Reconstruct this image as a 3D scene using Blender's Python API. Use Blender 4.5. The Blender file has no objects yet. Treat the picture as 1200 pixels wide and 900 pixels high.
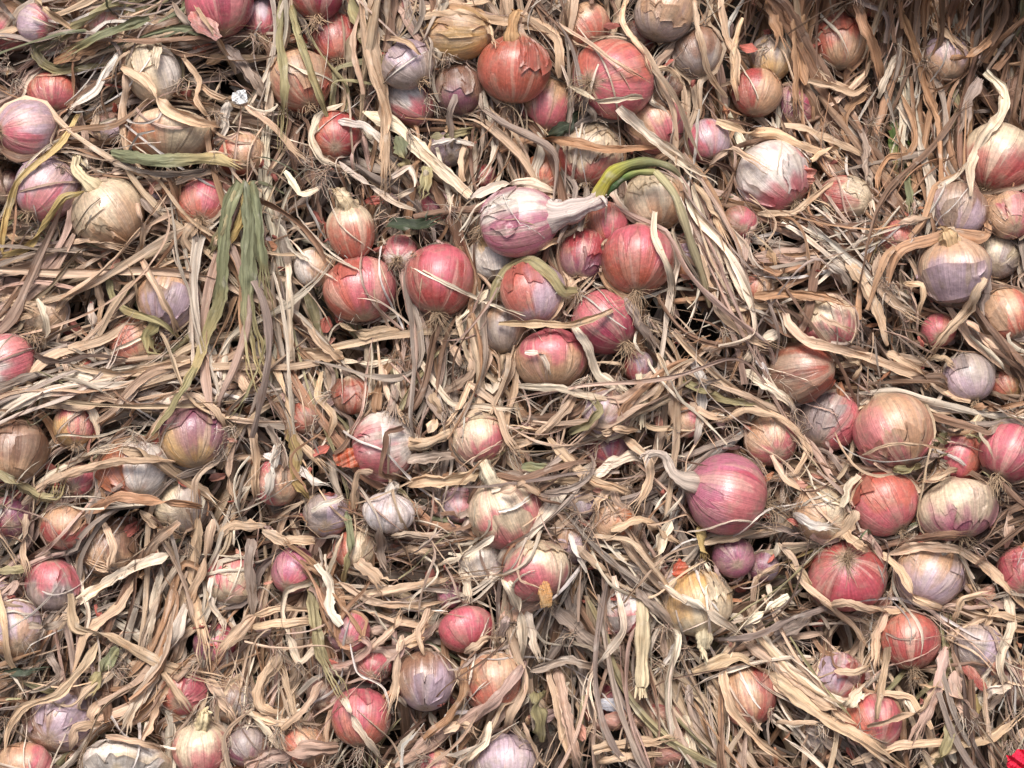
import bpy, math, random
import numpy as np
from mathutils import Vector, Matrix

# ------------------------------------------------------------------ frame of the heap's face
SLOPE = math.radians(50)                      # the face of the heap leans back
AX_U = np.array([1.0, 0.0, 0.0])              # along the face, to the side
AX_V = np.array([0.0, math.cos(SLOPE), math.sin(SLOPE)])   # up the face
AX_N = np.array([0.0, -math.sin(SLOPE), math.cos(SLOPE)])  # out of the face
ORG = np.array([0.0, 0.0, 0.62])
ROT = np.stack([AX_U, AX_V, AX_N])            # rows: local -> world
DIST = 2.0                                    # camera distance from the face
WID = 0.90                                    # metres of heap across the frame
S = WID / 1200.0

def world(p):
    return np.asarray(p, float) @ ROT + ORG
def wvec(p):
    return np.asarray(p, float) @ ROT

# ------------------------------------------------------------------ camera, sky, sun, exposure
scene = bpy.context.scene
cam_data = bpy.data.cameras.new('camera')
cam_data.lens = 36.0 * DIST / WID
cam_data.sensor_width = 36.0
cam_data.clip_start = 0.05
cam_data.clip_end = 200.0
cam = bpy.data.objects.new('camera', cam_data)
scene.collection.objects.link(cam)
m = Matrix.Identity(4)
cw = world((0, 0, DIST))
for i in range(3):
    m[i][0] = AX_U[i]; m[i][1] = AX_V[i]; m[i][2] = AX_N[i]; m[i][3] = cw[i]
cam.matrix_world = m
scene.camera = cam

SUN_EL, SUN_AZ = math.radians(76), math.radians(196)   # azimuth from +Y, clockwise: in front of the face
wd = bpy.data.worlds.new('World')
scene.world = wd
wd.use_nodes = True
nt = wd.node_tree
for n in list(nt.nodes):
    nt.nodes.remove(n)
wo = nt.nodes.new('ShaderNodeOutputWorld')
bg = nt.nodes.new('ShaderNodeBackground')
sky = nt.nodes.new('ShaderNodeTexSky')
sky.sky_type = 'NISHITA'
sky.sun_disc = False
sky.sun_elevation = SUN_EL
sky.sun_rotation = SUN_AZ
sky.air_density = 1.0
sky.dust_density = 6.0
sky.ozone_density = 1.0
bg.inputs['Strength'].default_value = 0.06
nt.links.new(sky.outputs[0], bg.inputs['Color'])
nt.links.new(bg.outputs[0], wo.inputs['Surface'])

sd = bpy.data.lights.new('sun', 'SUN')
sd.energy = 1.5
sd.angle = math.radians(20)
sd.color = (1.0, 0.97, 0.94)
sun = bpy.data.objects.new('sun', sd)
scene.collection.objects.link(sun)
to_sun = Vector((math.sin(SUN_AZ) * math.cos(SUN_EL), math.cos(SUN_AZ) * math.cos(SUN_EL), math.sin(SUN_EL)))
sun.rotation_euler = to_sun.to_track_quat('Z', 'Y').to_euler()
sun.location = to_sun * 20

scene.view_settings.view_transform = 'Standard'
scene.view_settings.look = 'None'
scene.view_settings.gamma = 1.0
scene.view_settings.use_curve_mapping = False
scene.view_settings.exposure = 1.46

# ------------------------------------------------------------------ helpers
rng = np.random.default_rng(7)
random.seed(7)
COL = scene.collection

def lin(c):
    c = np.asarray(c, float) / 255.0
    return np.where(c <= 0.04045, c / 12.92, ((c + 0.055) / 1.055) ** 2.4)

def link_mesh(name, verts, quads, mat, parent=None, attrs=None, origin=None, tris=None, smooth=True):
    """verts in WORLD space; the object's origin is set to ORIGIN (or the parent's)."""
    verts = np.asarray(verts, float).reshape(-1, 3)
    org = np.zeros(3)
    if origin is not None:
        org = np.asarray(origin, float)
    v = verts - org
    me = bpy.data.meshes.new(name)
    quads = np.asarray(quads, np.int32).reshape(-1, 4) if quads is not None and len(quads) else np.zeros((0, 4), np.int32)
    tris = np.asarray(tris, np.int32).reshape(-1, 3) if tris is not None and len(tris) else np.zeros((0, 3), np.int32)
    nl = quads.size + tris.size
    nf = len(quads) + len(tris)
    me.vertices.add(len(v))
    me.vertices.foreach_set('co', v.astype(np.float32).ravel())
    me.loops.add(nl)
    me.loops.foreach_set('vertex_index', np.concatenate([quads.ravel(), tris.ravel()]))
    me.polygons.add(nf)
    starts = np.concatenate([np.arange(len(quads)) * 4, quads.size + np.arange(len(tris)) * 3]).astype(np.int32)
    me.polygons.foreach_set('loop_start', starts)
    me.polygons.foreach_set('use_smooth', np.full(nf, smooth))
    for k, (typ, data) in (attrs or {}).items():
        a = me.attributes.new(k, typ, 'POINT')
        data = np.asarray(data, np.float32)
        if typ == 'FLOAT':
            a.data.foreach_set('value', data.ravel())
        elif typ == 'FLOAT_VECTOR':
            a.data.foreach_set('vector', data.ravel())
        elif typ == 'FLOAT_COLOR':
            if data.shape[-1] == 3:
                data = np.concatenate([data, np.ones(data.shape[:-1] + (1,), np.float32)], -1)
            a.data.foreach_set('color', data.astype(np.float32).ravel())
    me.update(calc_edges=True)
    me.validate()
    me.materials.append(mat)
    o = bpy.data.objects.new(name, me)
    COL.objects.link(o)
    if parent is not None:
        o.parent = parent
    elif origin is not None:
        o.location = org
    return o

def tag(o, label=None, cat=None, group=None, kind=None):
    if label: o['label'] = label
    if cat: o['category'] = cat
    if group: o['group'] = group
    if kind: o['kind'] = kind
    return o

def empty(name, loc):
    o = bpy.data.objects.new(name, None)
    o.empty_display_size = 0.02
    COL.objects.link(o)
    o.location = loc
    return o

def px2loc(px, py, n=0.0):
    f = S * (DIST - n) / DIST
    return np.array([(px - 600.0) * f, (450.0 - py) * f, n])

def catmull(pts, K):
    p = np.asarray(pts, float)
    if len(p) == 2:
        t = np.linspace(0, 1, K)[:, None]
        return p[0] * (1 - t) + p[1] * t
    d = np.concatenate([[0], np.cumsum(np.linalg.norm(np.diff(p[:, :2], axis=0), axis=1) ** 0.8)])
    tq = np.linspace(0, d[-1], K * 6)
    ext = np.vstack([2 * p[0] - p[1], p, 2 * p[-1] - p[-2]])
    de = np.concatenate([[d[0] - (d[1] - d[0])], d, [d[-1] + (d[-1] - d[-2])]])
    out = []
    for t in tq:
        i = min(max(np.searchsorted(d, t) - 1, 0), len(p) - 2)
        p0, p1, p2, p3 = ext[i:i + 4]
        t0, t1, t2, t3 = de[i:i + 4]
        a1 = p0 * (t1 - t) / (t1 - t0) + p1 * (t - t0) / (t1 - t0)
        a2 = p1 * (t2 - t) / (t2 - t1) + p2 * (t - t1) / (t2 - t1)
        a3 = p2 * (t3 - t) / (t3 - t2) + p3 * (t - t2) / (t3 - t2)
        b1 = a1 * (t2 - t) / (t2 - t0) + a2 * (t - t0) / (t2 - t0)
        b2 = a2 * (t3 - t) / (t3 - t1) + a3 * (t - t1) / (t3 - t1)
        out.append(b1 * (t2 - t) / (t2 - t1) + b2 * (t - t1) / (t2 - t1))
    out = np.array(out)
    s = np.concatenate([[0], np.cumsum(np.linalg.norm(np.diff(out, axis=0), axis=1))])
    q = np.linspace(0, s[-1], K)
    return np.stack([np.interp(q, s, out[:, j]) for j in range(out.shape[1])], 1)

def grid_quads(K, J, base=0, wrap=False):
    a = np.arange(K - 1)[:, None] * J
    jj = np.arange(J if wrap else J - 1)[None, :]
    j2 = (jj + 1) % J
    return (np.stack([a + jj, a + j2, a + J + j2, a + J + jj], -1) + base).reshape(-1, 4)

def unit(a):
    return a / np.maximum(np.linalg.norm(a, axis=-1, keepdims=True), 1e-9)

def ribbons(P, W, roll, fold, pleat, J, R_):
    """P (M,K,3) local centre lines, W (M,K) widths, roll (M,K), fold/pleat (M,) -> verts (M,K,J,3), luv (M,K,J,3)."""
    M, K, _ = P.shape
    T = unit(np.gradient(P, axis=1))
    up = np.zeros_like(P); up[..., 2] = 1.0; up[..., 1] = 0.12
    Nn = up - T * (up * T).sum(-1, keepdims=True)
    weak = np.linalg.norm(Nn, axis=-1, keepdims=True) < 0.15
    Nn = unit(np.where(weak, np.cross(T, np.array([1.0, 0.3, 0.2])), Nn))
    Sd = np.cross(T, Nn)
    c, s = np.cos(roll)[..., None], np.sin(roll)[..., None]
    S2 = Sd * c + Nn * s
    N2 = -Sd * s + Nn * c
    x = np.linspace(-1, 1, J)[None, None, :]
    ph = R_.uniform(0, 6.28, (M, 1, 1))
    kk = R_.uniform(0.5, 1.3, (M, 1, 1))
    tt = np.linspace(0, 1, K)[None, :, None]
    xs = x * (1 - 0.25 * np.abs(fold)[:, None, None] * np.abs(x))
    zig = R_.uniform(-1, 1, (M, 1, J)); zig2 = R_.uniform(-1, 1, (M, 1, J))
    xc = R_.uniform(-0.35, 0.35, (M, 1, 1))
    h = fold[:, None, None] * (np.abs(x - xc) - 0.45) + pleat[:, None, None] * (zig * (0.7 + 0.3 * np.sin(5 * tt * kk + ph)) + zig2 * 0.7 * np.sin(9 * tt * kk + 2 * ph))
    edge = 1 + 0.10 * np.sin(tt * 40 * kk + ph) * np.abs(x) + 0.08 * np.sin(tt * 17 + 2 * ph) * x
    hw = 0.5 * W[..., None]
    V = P[:, :, None, :] + S2[:, :, None, :] * (hw * xs * edge)[..., None] + N2[:, :, None, :] * (hw * h)[..., None]
    cr = R_.normal(0, 1, (M, K, J))
    cr[:, 1:-1] = 0.6 * cr[:, 1:-1] + 0.2 * cr[:, :-2] + 0.2 * cr[:, 2:]
    V = V + N2[:, :, None, :] * (hw * 0.13 * cr)[..., None] + S2[:, :, None, :] * (hw * 0.05 * R_.normal(0, 1, (M, K, J)))[..., None]
    seg = np.concatenate([np.zeros((M, 1)), np.cumsum(np.linalg.norm(np.diff(P, axis=1), axis=-1), 1)], 1)
    luv = np.stack([np.broadcast_to(hw * x, V.shape[:3]), np.broadcast_to(seg[..., None], V.shape[:3]),
                    np.zeros(V.shape[:3])], -1)
    return V, luv

def strips(A):
    """(M,K,J,c) -> (M,K,2(J-1),c): every lengthwise fold gets its own pair of edges so the crease stays crisp."""
    J = A.shape[2]
    idx = np.stack([np.arange(J - 1), np.arange(1, J)], 1).ravel()
    return A[:, :, idx]

def fray(V2, R_, prob=0.5):
    """Split the ends of some leaves along their folds: the strips part from one another towards the tip."""
    M, K, J2, _ = V2.shape
    t = np.linspace(0, 1, K)
    start = R_.uniform(0.55, 0.95, (M, 1))
    gt = np.clip((t[None] - start) / (1 - start + 1e-6), 0, 1) ** 1.3 * (R_.random((M, 1)) < prob)
    mid = V2.mean(2, keepdims=True)
    width = np.linalg.norm(V2[:, :, :1] - V2[:, :, -1:], axis=-1, keepdims=True) + 0.0015
    pair = V2.reshape(M, K, J2 // 2, 2, 3)
    cen = pair.mean(3, keepdims=True)
    out = (cen - mid[:, :, :, None]) * R_.uniform(0.3, 1.6, (M, 1, J2 // 2, 1, 1)) + R_.normal(0, 0.45, (M, 1, J2 // 2, 1, 3)) * width[:, :, :, None]
    thin = (pair - cen) * (-0.6 * gt)[:, :, None, None, None]
    return (pair + out * gt[:, :, None, None, None] + thin).reshape(M, K, J2, 3)

def strip_quads(K, J, M=1):
    J2 = 2 * (J - 1)
    a = np.arange(K - 1)[:, None] * J2; j = (np.arange(J - 1) * 2)[None]
    q = np.stack([a + j, a + j + 1, a + J2 + j + 1, a + J2 + j], -1).reshape(-1, 4)
    return (q[None] + (np.arange(M) * K * J2)[:, None, None]).reshape(-1, 4)

def sine_noise(t, R_, octaves=3, base=1.0):
    v = np.zeros_like(t)
    for o in range(octaves):
        v = v + np.sin(t * base * 6.28 * (1.7 ** o) * R_.uniform(0.8, 1.2) + R_.uniform(0, 6.28)) / (1.5 ** o)
    return v / 2.0

# ------------------------------------------------------------------ materials
def new_mat(name):
    mt = bpy.data.materials.new(name)
    mt.use_nodes = True
    t = mt.node_tree
    for n in list(t.nodes):
        t.nodes.remove(n)
    return mt, t

class NT:
    def __init__(s, t): s.t = t
    def n(s, typ, **kw):
        nd = s.t.nodes.new(typ)
        for k, v in kw.items():
            setattr(nd, k, v)
        return nd
    def l(s, a, b): s.t.links.new(a, b)
    def attr(s, name):
        return s.n('ShaderNodeAttribute', attribute_name=name)
    def val(s, x):
        return x
    def setin(s, sock, x):
        if hasattr(x, 'is_output') or isinstance(x, bpy.types.NodeSocket): s.l(x, sock)
        else: sock.default_value = x
    def math(s, op, a, b=0.0, c=None, clamp=False):
        nd = s.n('ShaderNodeMath', operation=op, use_clamp=clamp)
        s.setin(nd.inputs[0], a); s.setin(nd.inputs[1], b)
        if c is not None: s.setin(nd.inputs[2], c)
        return nd.outputs[0]
    def vmul(s, v, k):
        nd = s.n('ShaderNodeVectorMath', operation='MULTIPLY')
        s.setin(nd.inputs[0], v); s.setin(nd.inputs[1], k)
        return nd.outputs[0]
    def vadd(s, v, k):
        nd = s.n('ShaderNodeVectorMath', operation='ADD')
        s.setin(nd.inputs[0], v); s.setin(nd.inputs[1], k)
        return nd.outputs[0]
    def noise(s, vec, scale, detail=3.0, rough=0.55, w=None):
        nd = s.n('ShaderNodeTexNoise', noise_dimensions='4D' if w is not None else '3D')
        s.setin(nd.inputs['Vector'], vec)
        nd.inputs['Scale'].default_value = scale
        nd.inputs['Detail'].default_value = detail
        nd.inputs['Roughness'].default_value = rough
        if w is not None: s.setin(nd.inputs['W'], w)
        return nd.outputs['Fac']
    def ramp(s, f, a, b, lo=0.0, hi=1.0, smooth=False):
        nd = s.n('ShaderNodeMapRange', interpolation_type='SMOOTHSTEP' if smooth else 'LINEAR')
        s.setin(nd.inputs[0], f)
        for i, x in ((1, a), (2, b), (3, lo), (4, hi)): s.setin(nd.inputs[i], x)
        return nd.outputs[0]
    def mix(s, f, a, b, blend='MIX'):
        nd = s.n('ShaderNodeMix', data_type='RGBA', blend_type=blend)
        s.setin(nd.inputs[0], f); s.setin(nd.inputs[6], a); s.setin(nd.inputs[7], b)
        return nd.outputs[2]
    def scale_col(s, c, f):
        nd = s.n('ShaderNodeVectorMath', operation='SCALE')
        s.setin(nd.inputs[0], c); s.setin(nd.inputs[3], f)
        return nd.outputs[0]

def leaf_material(name, transl=0.12, rough=0.62, spec=0.3):
    mt, t = new_mat(name); g = NT(t)
    tint = g.attr('tint').outputs['Color']
    uv = g.attr('luv').outputs['Vector']
    seed = g.attr('seed').outputs['Fac']
    w = g.math('MULTIPLY', seed, 53.0)
    st = g.noise(g.vmul(uv, (430, 14, 1)), 1.0, 3.0, 0.6, w)
    fine = g.noise(g.vmul(uv, (1100, 34, 1)), 1.0, 2.0, 0.5, w)
    patch = g.noise(g.vmul(uv, (70, 45, 1)), 1.0, 4.0, 0.6, w)
    k = g.ramp(st, 0.30, 0.70, 0.48, 1.25)
    k2 = g.ramp(fine, 0.3, 0.7, 0.78, 1.12)
    c = g.scale_col(tint, g.math('MULTIPLY', k, k2))
    pm = g.ramp(patch, 0.52, 0.72, 0.0, 0.75, True)
    c = g.mix(pm, c, g.vmul(c, (0.80, 0.66, 0.55)))
    pale = g.ramp(patch, 0.44, 0.28, 0.0, 0.55, True)
    c = g.mix(pale, c, g.mix(0.5, c, (0.80, 0.74, 0.64, 1)))
    spots = g.noise(g.vmul(uv, (420, 300, 1)), 1.0, 2.0, 0.5, w)
    c = g.mix(g.ramp(spots, 0.66, 0.76, 0.0, 0.6), c, (0.10, 0.065, 0.04, 1))
    bs = g.n('ShaderNodeBsdfPrincipled')
    g.l(c, bs.inputs['Base Color'])
    bs.inputs['Roughness'].default_value = rough
    bs.inputs['Specular IOR Level'].default_value = spec
    bp = g.n('ShaderNodeBump')
    bp.inputs['Strength'].default_value = 0.8
    bp.inputs['Distance'].default_value = 0.0014
    g.l(g.math('ADD', st, g.math('MULTIPLY', fine, 0.4)), bp.inputs['Height'])
    g.l(bp.outputs[0], bs.inputs['Normal'])
    tr = g.n('ShaderNodeBsdfTranslucent')
    g.l(g.vmul(c, (1.0, 0.82, 0.6)), tr.inputs['Color'])
    mx = g.n('ShaderNodeMixShader')
    mx.inputs[0].default_value = transl
    g.l(bs.outputs[0], mx.inputs[1]); g.l(tr.outputs[0], mx.inputs[2])
    out = g.n('ShaderNodeOutputMaterial')
    g.l(mx.outputs[0], out.inputs['Surface'])
    return mt

def onion_material(name, papery=False):
    mt, t = new_mat(name); g = NT(t)
    ca = g.attr('col_a').outputs['Color']
    cb = g.attr('col_b').outputs['Color']
    zone = g.attr('zone').outputs['Fac']
    mer = g.attr('mer').outputs['Vector']
    op = g.attr('opos').outputs['Vector']
    seed = g.attr('seed').outputs['Fac']
    w = g.math('MULTIPLY', seed, 91.0)
    sep = g.n('ShaderNodeSeparateXYZ'); g.l(mer, sep.inputs[0])
    tz = sep.outputs[2]
    n1 = g.noise(op, 1.2, 1.5, 0.5, w)
    n2 = g.noise(g.vmul(mer, (1.8, 1.8, 0.5)), 1.0, 2.0, 0.5, w)
    zz = g.math('ADD', zone, g.math('ADD', g.math('MULTIPLY', g.math('SUBTRACT', n1, 0.5), 0.6),
                                    g.math('MULTIPLY', g.math('SUBTRACT', n2, 0.5), 0.8)))
    mask = g.ramp(zz, 0.54, 0.68, 0.0, 0.9, True)
    soft = g.ramp(zz, 0.38, 0.64, 0.0, 0.30, True)
    base = g.mix(soft, ca, cb)
    base = g.mix(mask, base, cb)
    # a paler or browner layer where another skin has worn through
    n3 = g.noise(g.vmul(mer, (2.2, 2.2, 0.9)), 1.0, 2.5, 0.55, g.math('ADD', w, 7.3))
    base = g.mix(g.ramp(n3, 0.57, 0.60, 0.0, 0.48), base, g.mix(0.5, cb, (0.68, 0.56, 0.42, 1)))
    n4 = g.noise(g.vmul(mer, (2.2, 2.2, 1.1)), 1.0, 3.0, 0.6, g.math('ADD', w, 19.1))
    base = g.mix(g.ramp(n4, 0.56, 0.70, 0.0, 0.5), base, g.vmul(ca, (0.72, 0.55, 0.62)))
    # the outermost layer has split and come away along irregular lines
    nL = g.noise(g.vadd(g.vmul(mer, (1.5, 1.5, 0.8)), (4.0, 1.0, 2.0)), 1.0, 2.5, 0.55, w)
    step = g.ramp(nL, 0.535, 0.545, 0.0, 1.0)
    base = g.mix(g.math('MULTIPLY', step, 0.26), base, g.mix(0.6, base, (0.66, 0.50, 0.36, 1)))
    dL = g.math('ABSOLUTE', g.math('SUBTRACT', nL, 0.535))
    line = g.ramp(dL, 0.0, 0.010, 0.30, 0.0)
    base = g.mix(line, base, (0.16, 0.08, 0.06, 1))
    # meridional veins
    v1 = g.noise(g.vmul(mer, (16, 16, 0.9)), 1.0, 2.0, 0.5, w)
    v2 = g.noise(g.vmul(mer, (42, 42, 1.6)), 1.0, 2.0, 0.5, w)
    k = g.math('MULTIPLY', g.ramp(v1, 0.32, 0.68, 0.84, 1.12), g.ramp(v2, 0.3, 0.7, 0.82, 1.13))
    base = g.scale_col(base, k)
    # neck and base plate dry to straw, blotches, dust and specks
    neckm = g.ramp(g.math('ADD', tz, g.math('MULTIPLY', g.math('SUBTRACT', v1, 0.5), 0.25)), 0.82, 0.93, 0.0, 0.7, True)
    base = g.mix(neckm, base, (0.60, 0.47, 0.32, 1))
    basem = g.ramp(g.math('ADD', tz, g.math('MULTIPLY', g.math('SUBTRACT', v1, 0.5), 0.2)), 0.13, 0.04, 0.0, 0.8, True)
    base = g.mix(basem, base, (0.42, 0.31, 0.21, 1))
    du = g.noise(op, 3.2, 6.0, 0.65, g.math('ADD', w, 3.0))
    base = g.mix(g.ramp(du, 0.46, 0.72, 0.0, 0.55, True), base, (0.28, 0.21, 0.145, 1))
    du2 = g.noise(op, 9.0, 4.0, 0.7, g.math('ADD', w, 5.0))
    base = g.scale_col(base, g.ramp(du2, 0.3, 0.7, 0.72, 1.18))
    sp = g.noise(op, 22.0, 2.0, 0.5, w)
    base = g.mix(g.ramp(sp, 0.70, 0.76, 0.0, 0.5), base, (0.08, 0.05, 0.045, 1))
    bs = g.n('ShaderNodeBsdfPrincipled')
    g.l(base, bs.inputs['Base Color'])
    r = g.math('ADD', g.ramp(mask, 0, 1, 0.27, 0.36), g.ramp(du, 0.45, 0.75, 0.0, 0.22))
    if papery:
        bs.inputs['Roughness'].default_value = 0.38
    else:
        g.l(r, bs.inputs['Roughness'])
    bs.inputs['Specular IOR Level'].default_value = 0.6
    bs.inputs['Coat Weight'].default_value = 0.35
    bs.inputs['Coat Roughness'].default_value = 0.36
    bp = g.n('ShaderNodeBump')
    bp.inputs['Strength'].default_value = 0.75
    bp.inputs['Distance'].default_value = 0.0008
    hgt = g.math('ADD', g.math('MULTIPLY', v1, 0.8), g.math('ADD', g.math('MULTIPLY', v2, 0.6), g.math('ADD', g.math('MULTIPLY', step, 0.7), g.math('MULTIPLY', g.math('ADD', du, du2), 0.9))))
    g.l(hgt, bp.inputs['Height'])
    g.l(bp.outputs[0], bs.inputs['Normal'])
    out = g.n('ShaderNodeOutputMaterial')
    if papery:
        tr = g.n('ShaderNodeBsdfTranslucent')
        g.l(base, tr.inputs['Color'])
        mx = g.n('ShaderNodeMixShader'); mx.inputs[0].default_value = 0.25
        g.l(bs.outputs[0], mx.inputs[1]); g.l(tr.outputs[0], mx.inputs[2])
        g.l(mx.outputs[0], out.inputs['Surface'])
    else:
        g.l(bs.outputs[0], out.inputs['Surface'])
    return mt

def soil_material():
    mt, t = new_mat('dark_soil'); g = NT(t)
    tc = g.n('ShaderNodeTexCoord').outputs['Object']
    n1 = g.noise(tc, 60, 6.0, 0.7)
    c = g.mix(g.ramp(n1, 0.35, 0.65), (0.018, 0.013, 0.010, 1), (0.07, 0.05, 0.035, 1))
    bs = g.n('ShaderNodeBsdfPrincipled')
    g.l(c, bs.inputs['Base Color']); bs.inputs['Roughness'].default_value = 0.95
    bp = g.n('ShaderNodeBump'); bp.inputs['Distance'].default_value = 0.01
    g.l(n1, bp.inputs['Height']); g.l(bp.outputs[0], bs.inputs['Normal'])
    out = g.n('ShaderNodeOutputMaterial'); g.l(bs.outputs[0], out.inputs['Surface'])
    return mt

def cloth_material():
    mt, t = new_mat('red_cloth'); g = NT(t)
    tc = g.n('ShaderNodeTexCoord').outputs['Object']
    n1 = g.noise(tc, 900, 2.0, 0.5)
    c = g.mix(g.ramp(n1, 0.35, 0.65), (0.55, 0.006, 0.03, 1), (0.80, 0.015, 0.06, 1))
    bs = g.n('ShaderNodeBsdfPrincipled')
    g.l(c, bs.inputs['Base Color']); bs.inputs['Roughness'].default_value = 0.8
    bp = g.n('ShaderNodeBump'); bp.inputs['Distance'].default_value = 0.0008
    g.l(n1, bp.inputs['Height']); g.l(bp.outputs[0], bs.inputs['Normal'])
    out = g.n('ShaderNodeOutputMaterial'); g.l(bs.outputs[0], out.inputs['Surface'])
    return mt

M_LEAF = leaf_material('dry_leaf')
M_ROOT = leaf_material('dry_root', 0.1, 0.7, 0.2)
M_ONION = onion_material('onion_skin')
M_PEEL = onion_material('papery_peel', True)
M_SOIL = soil_material()
M_CLOTH = cloth_material()
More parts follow.
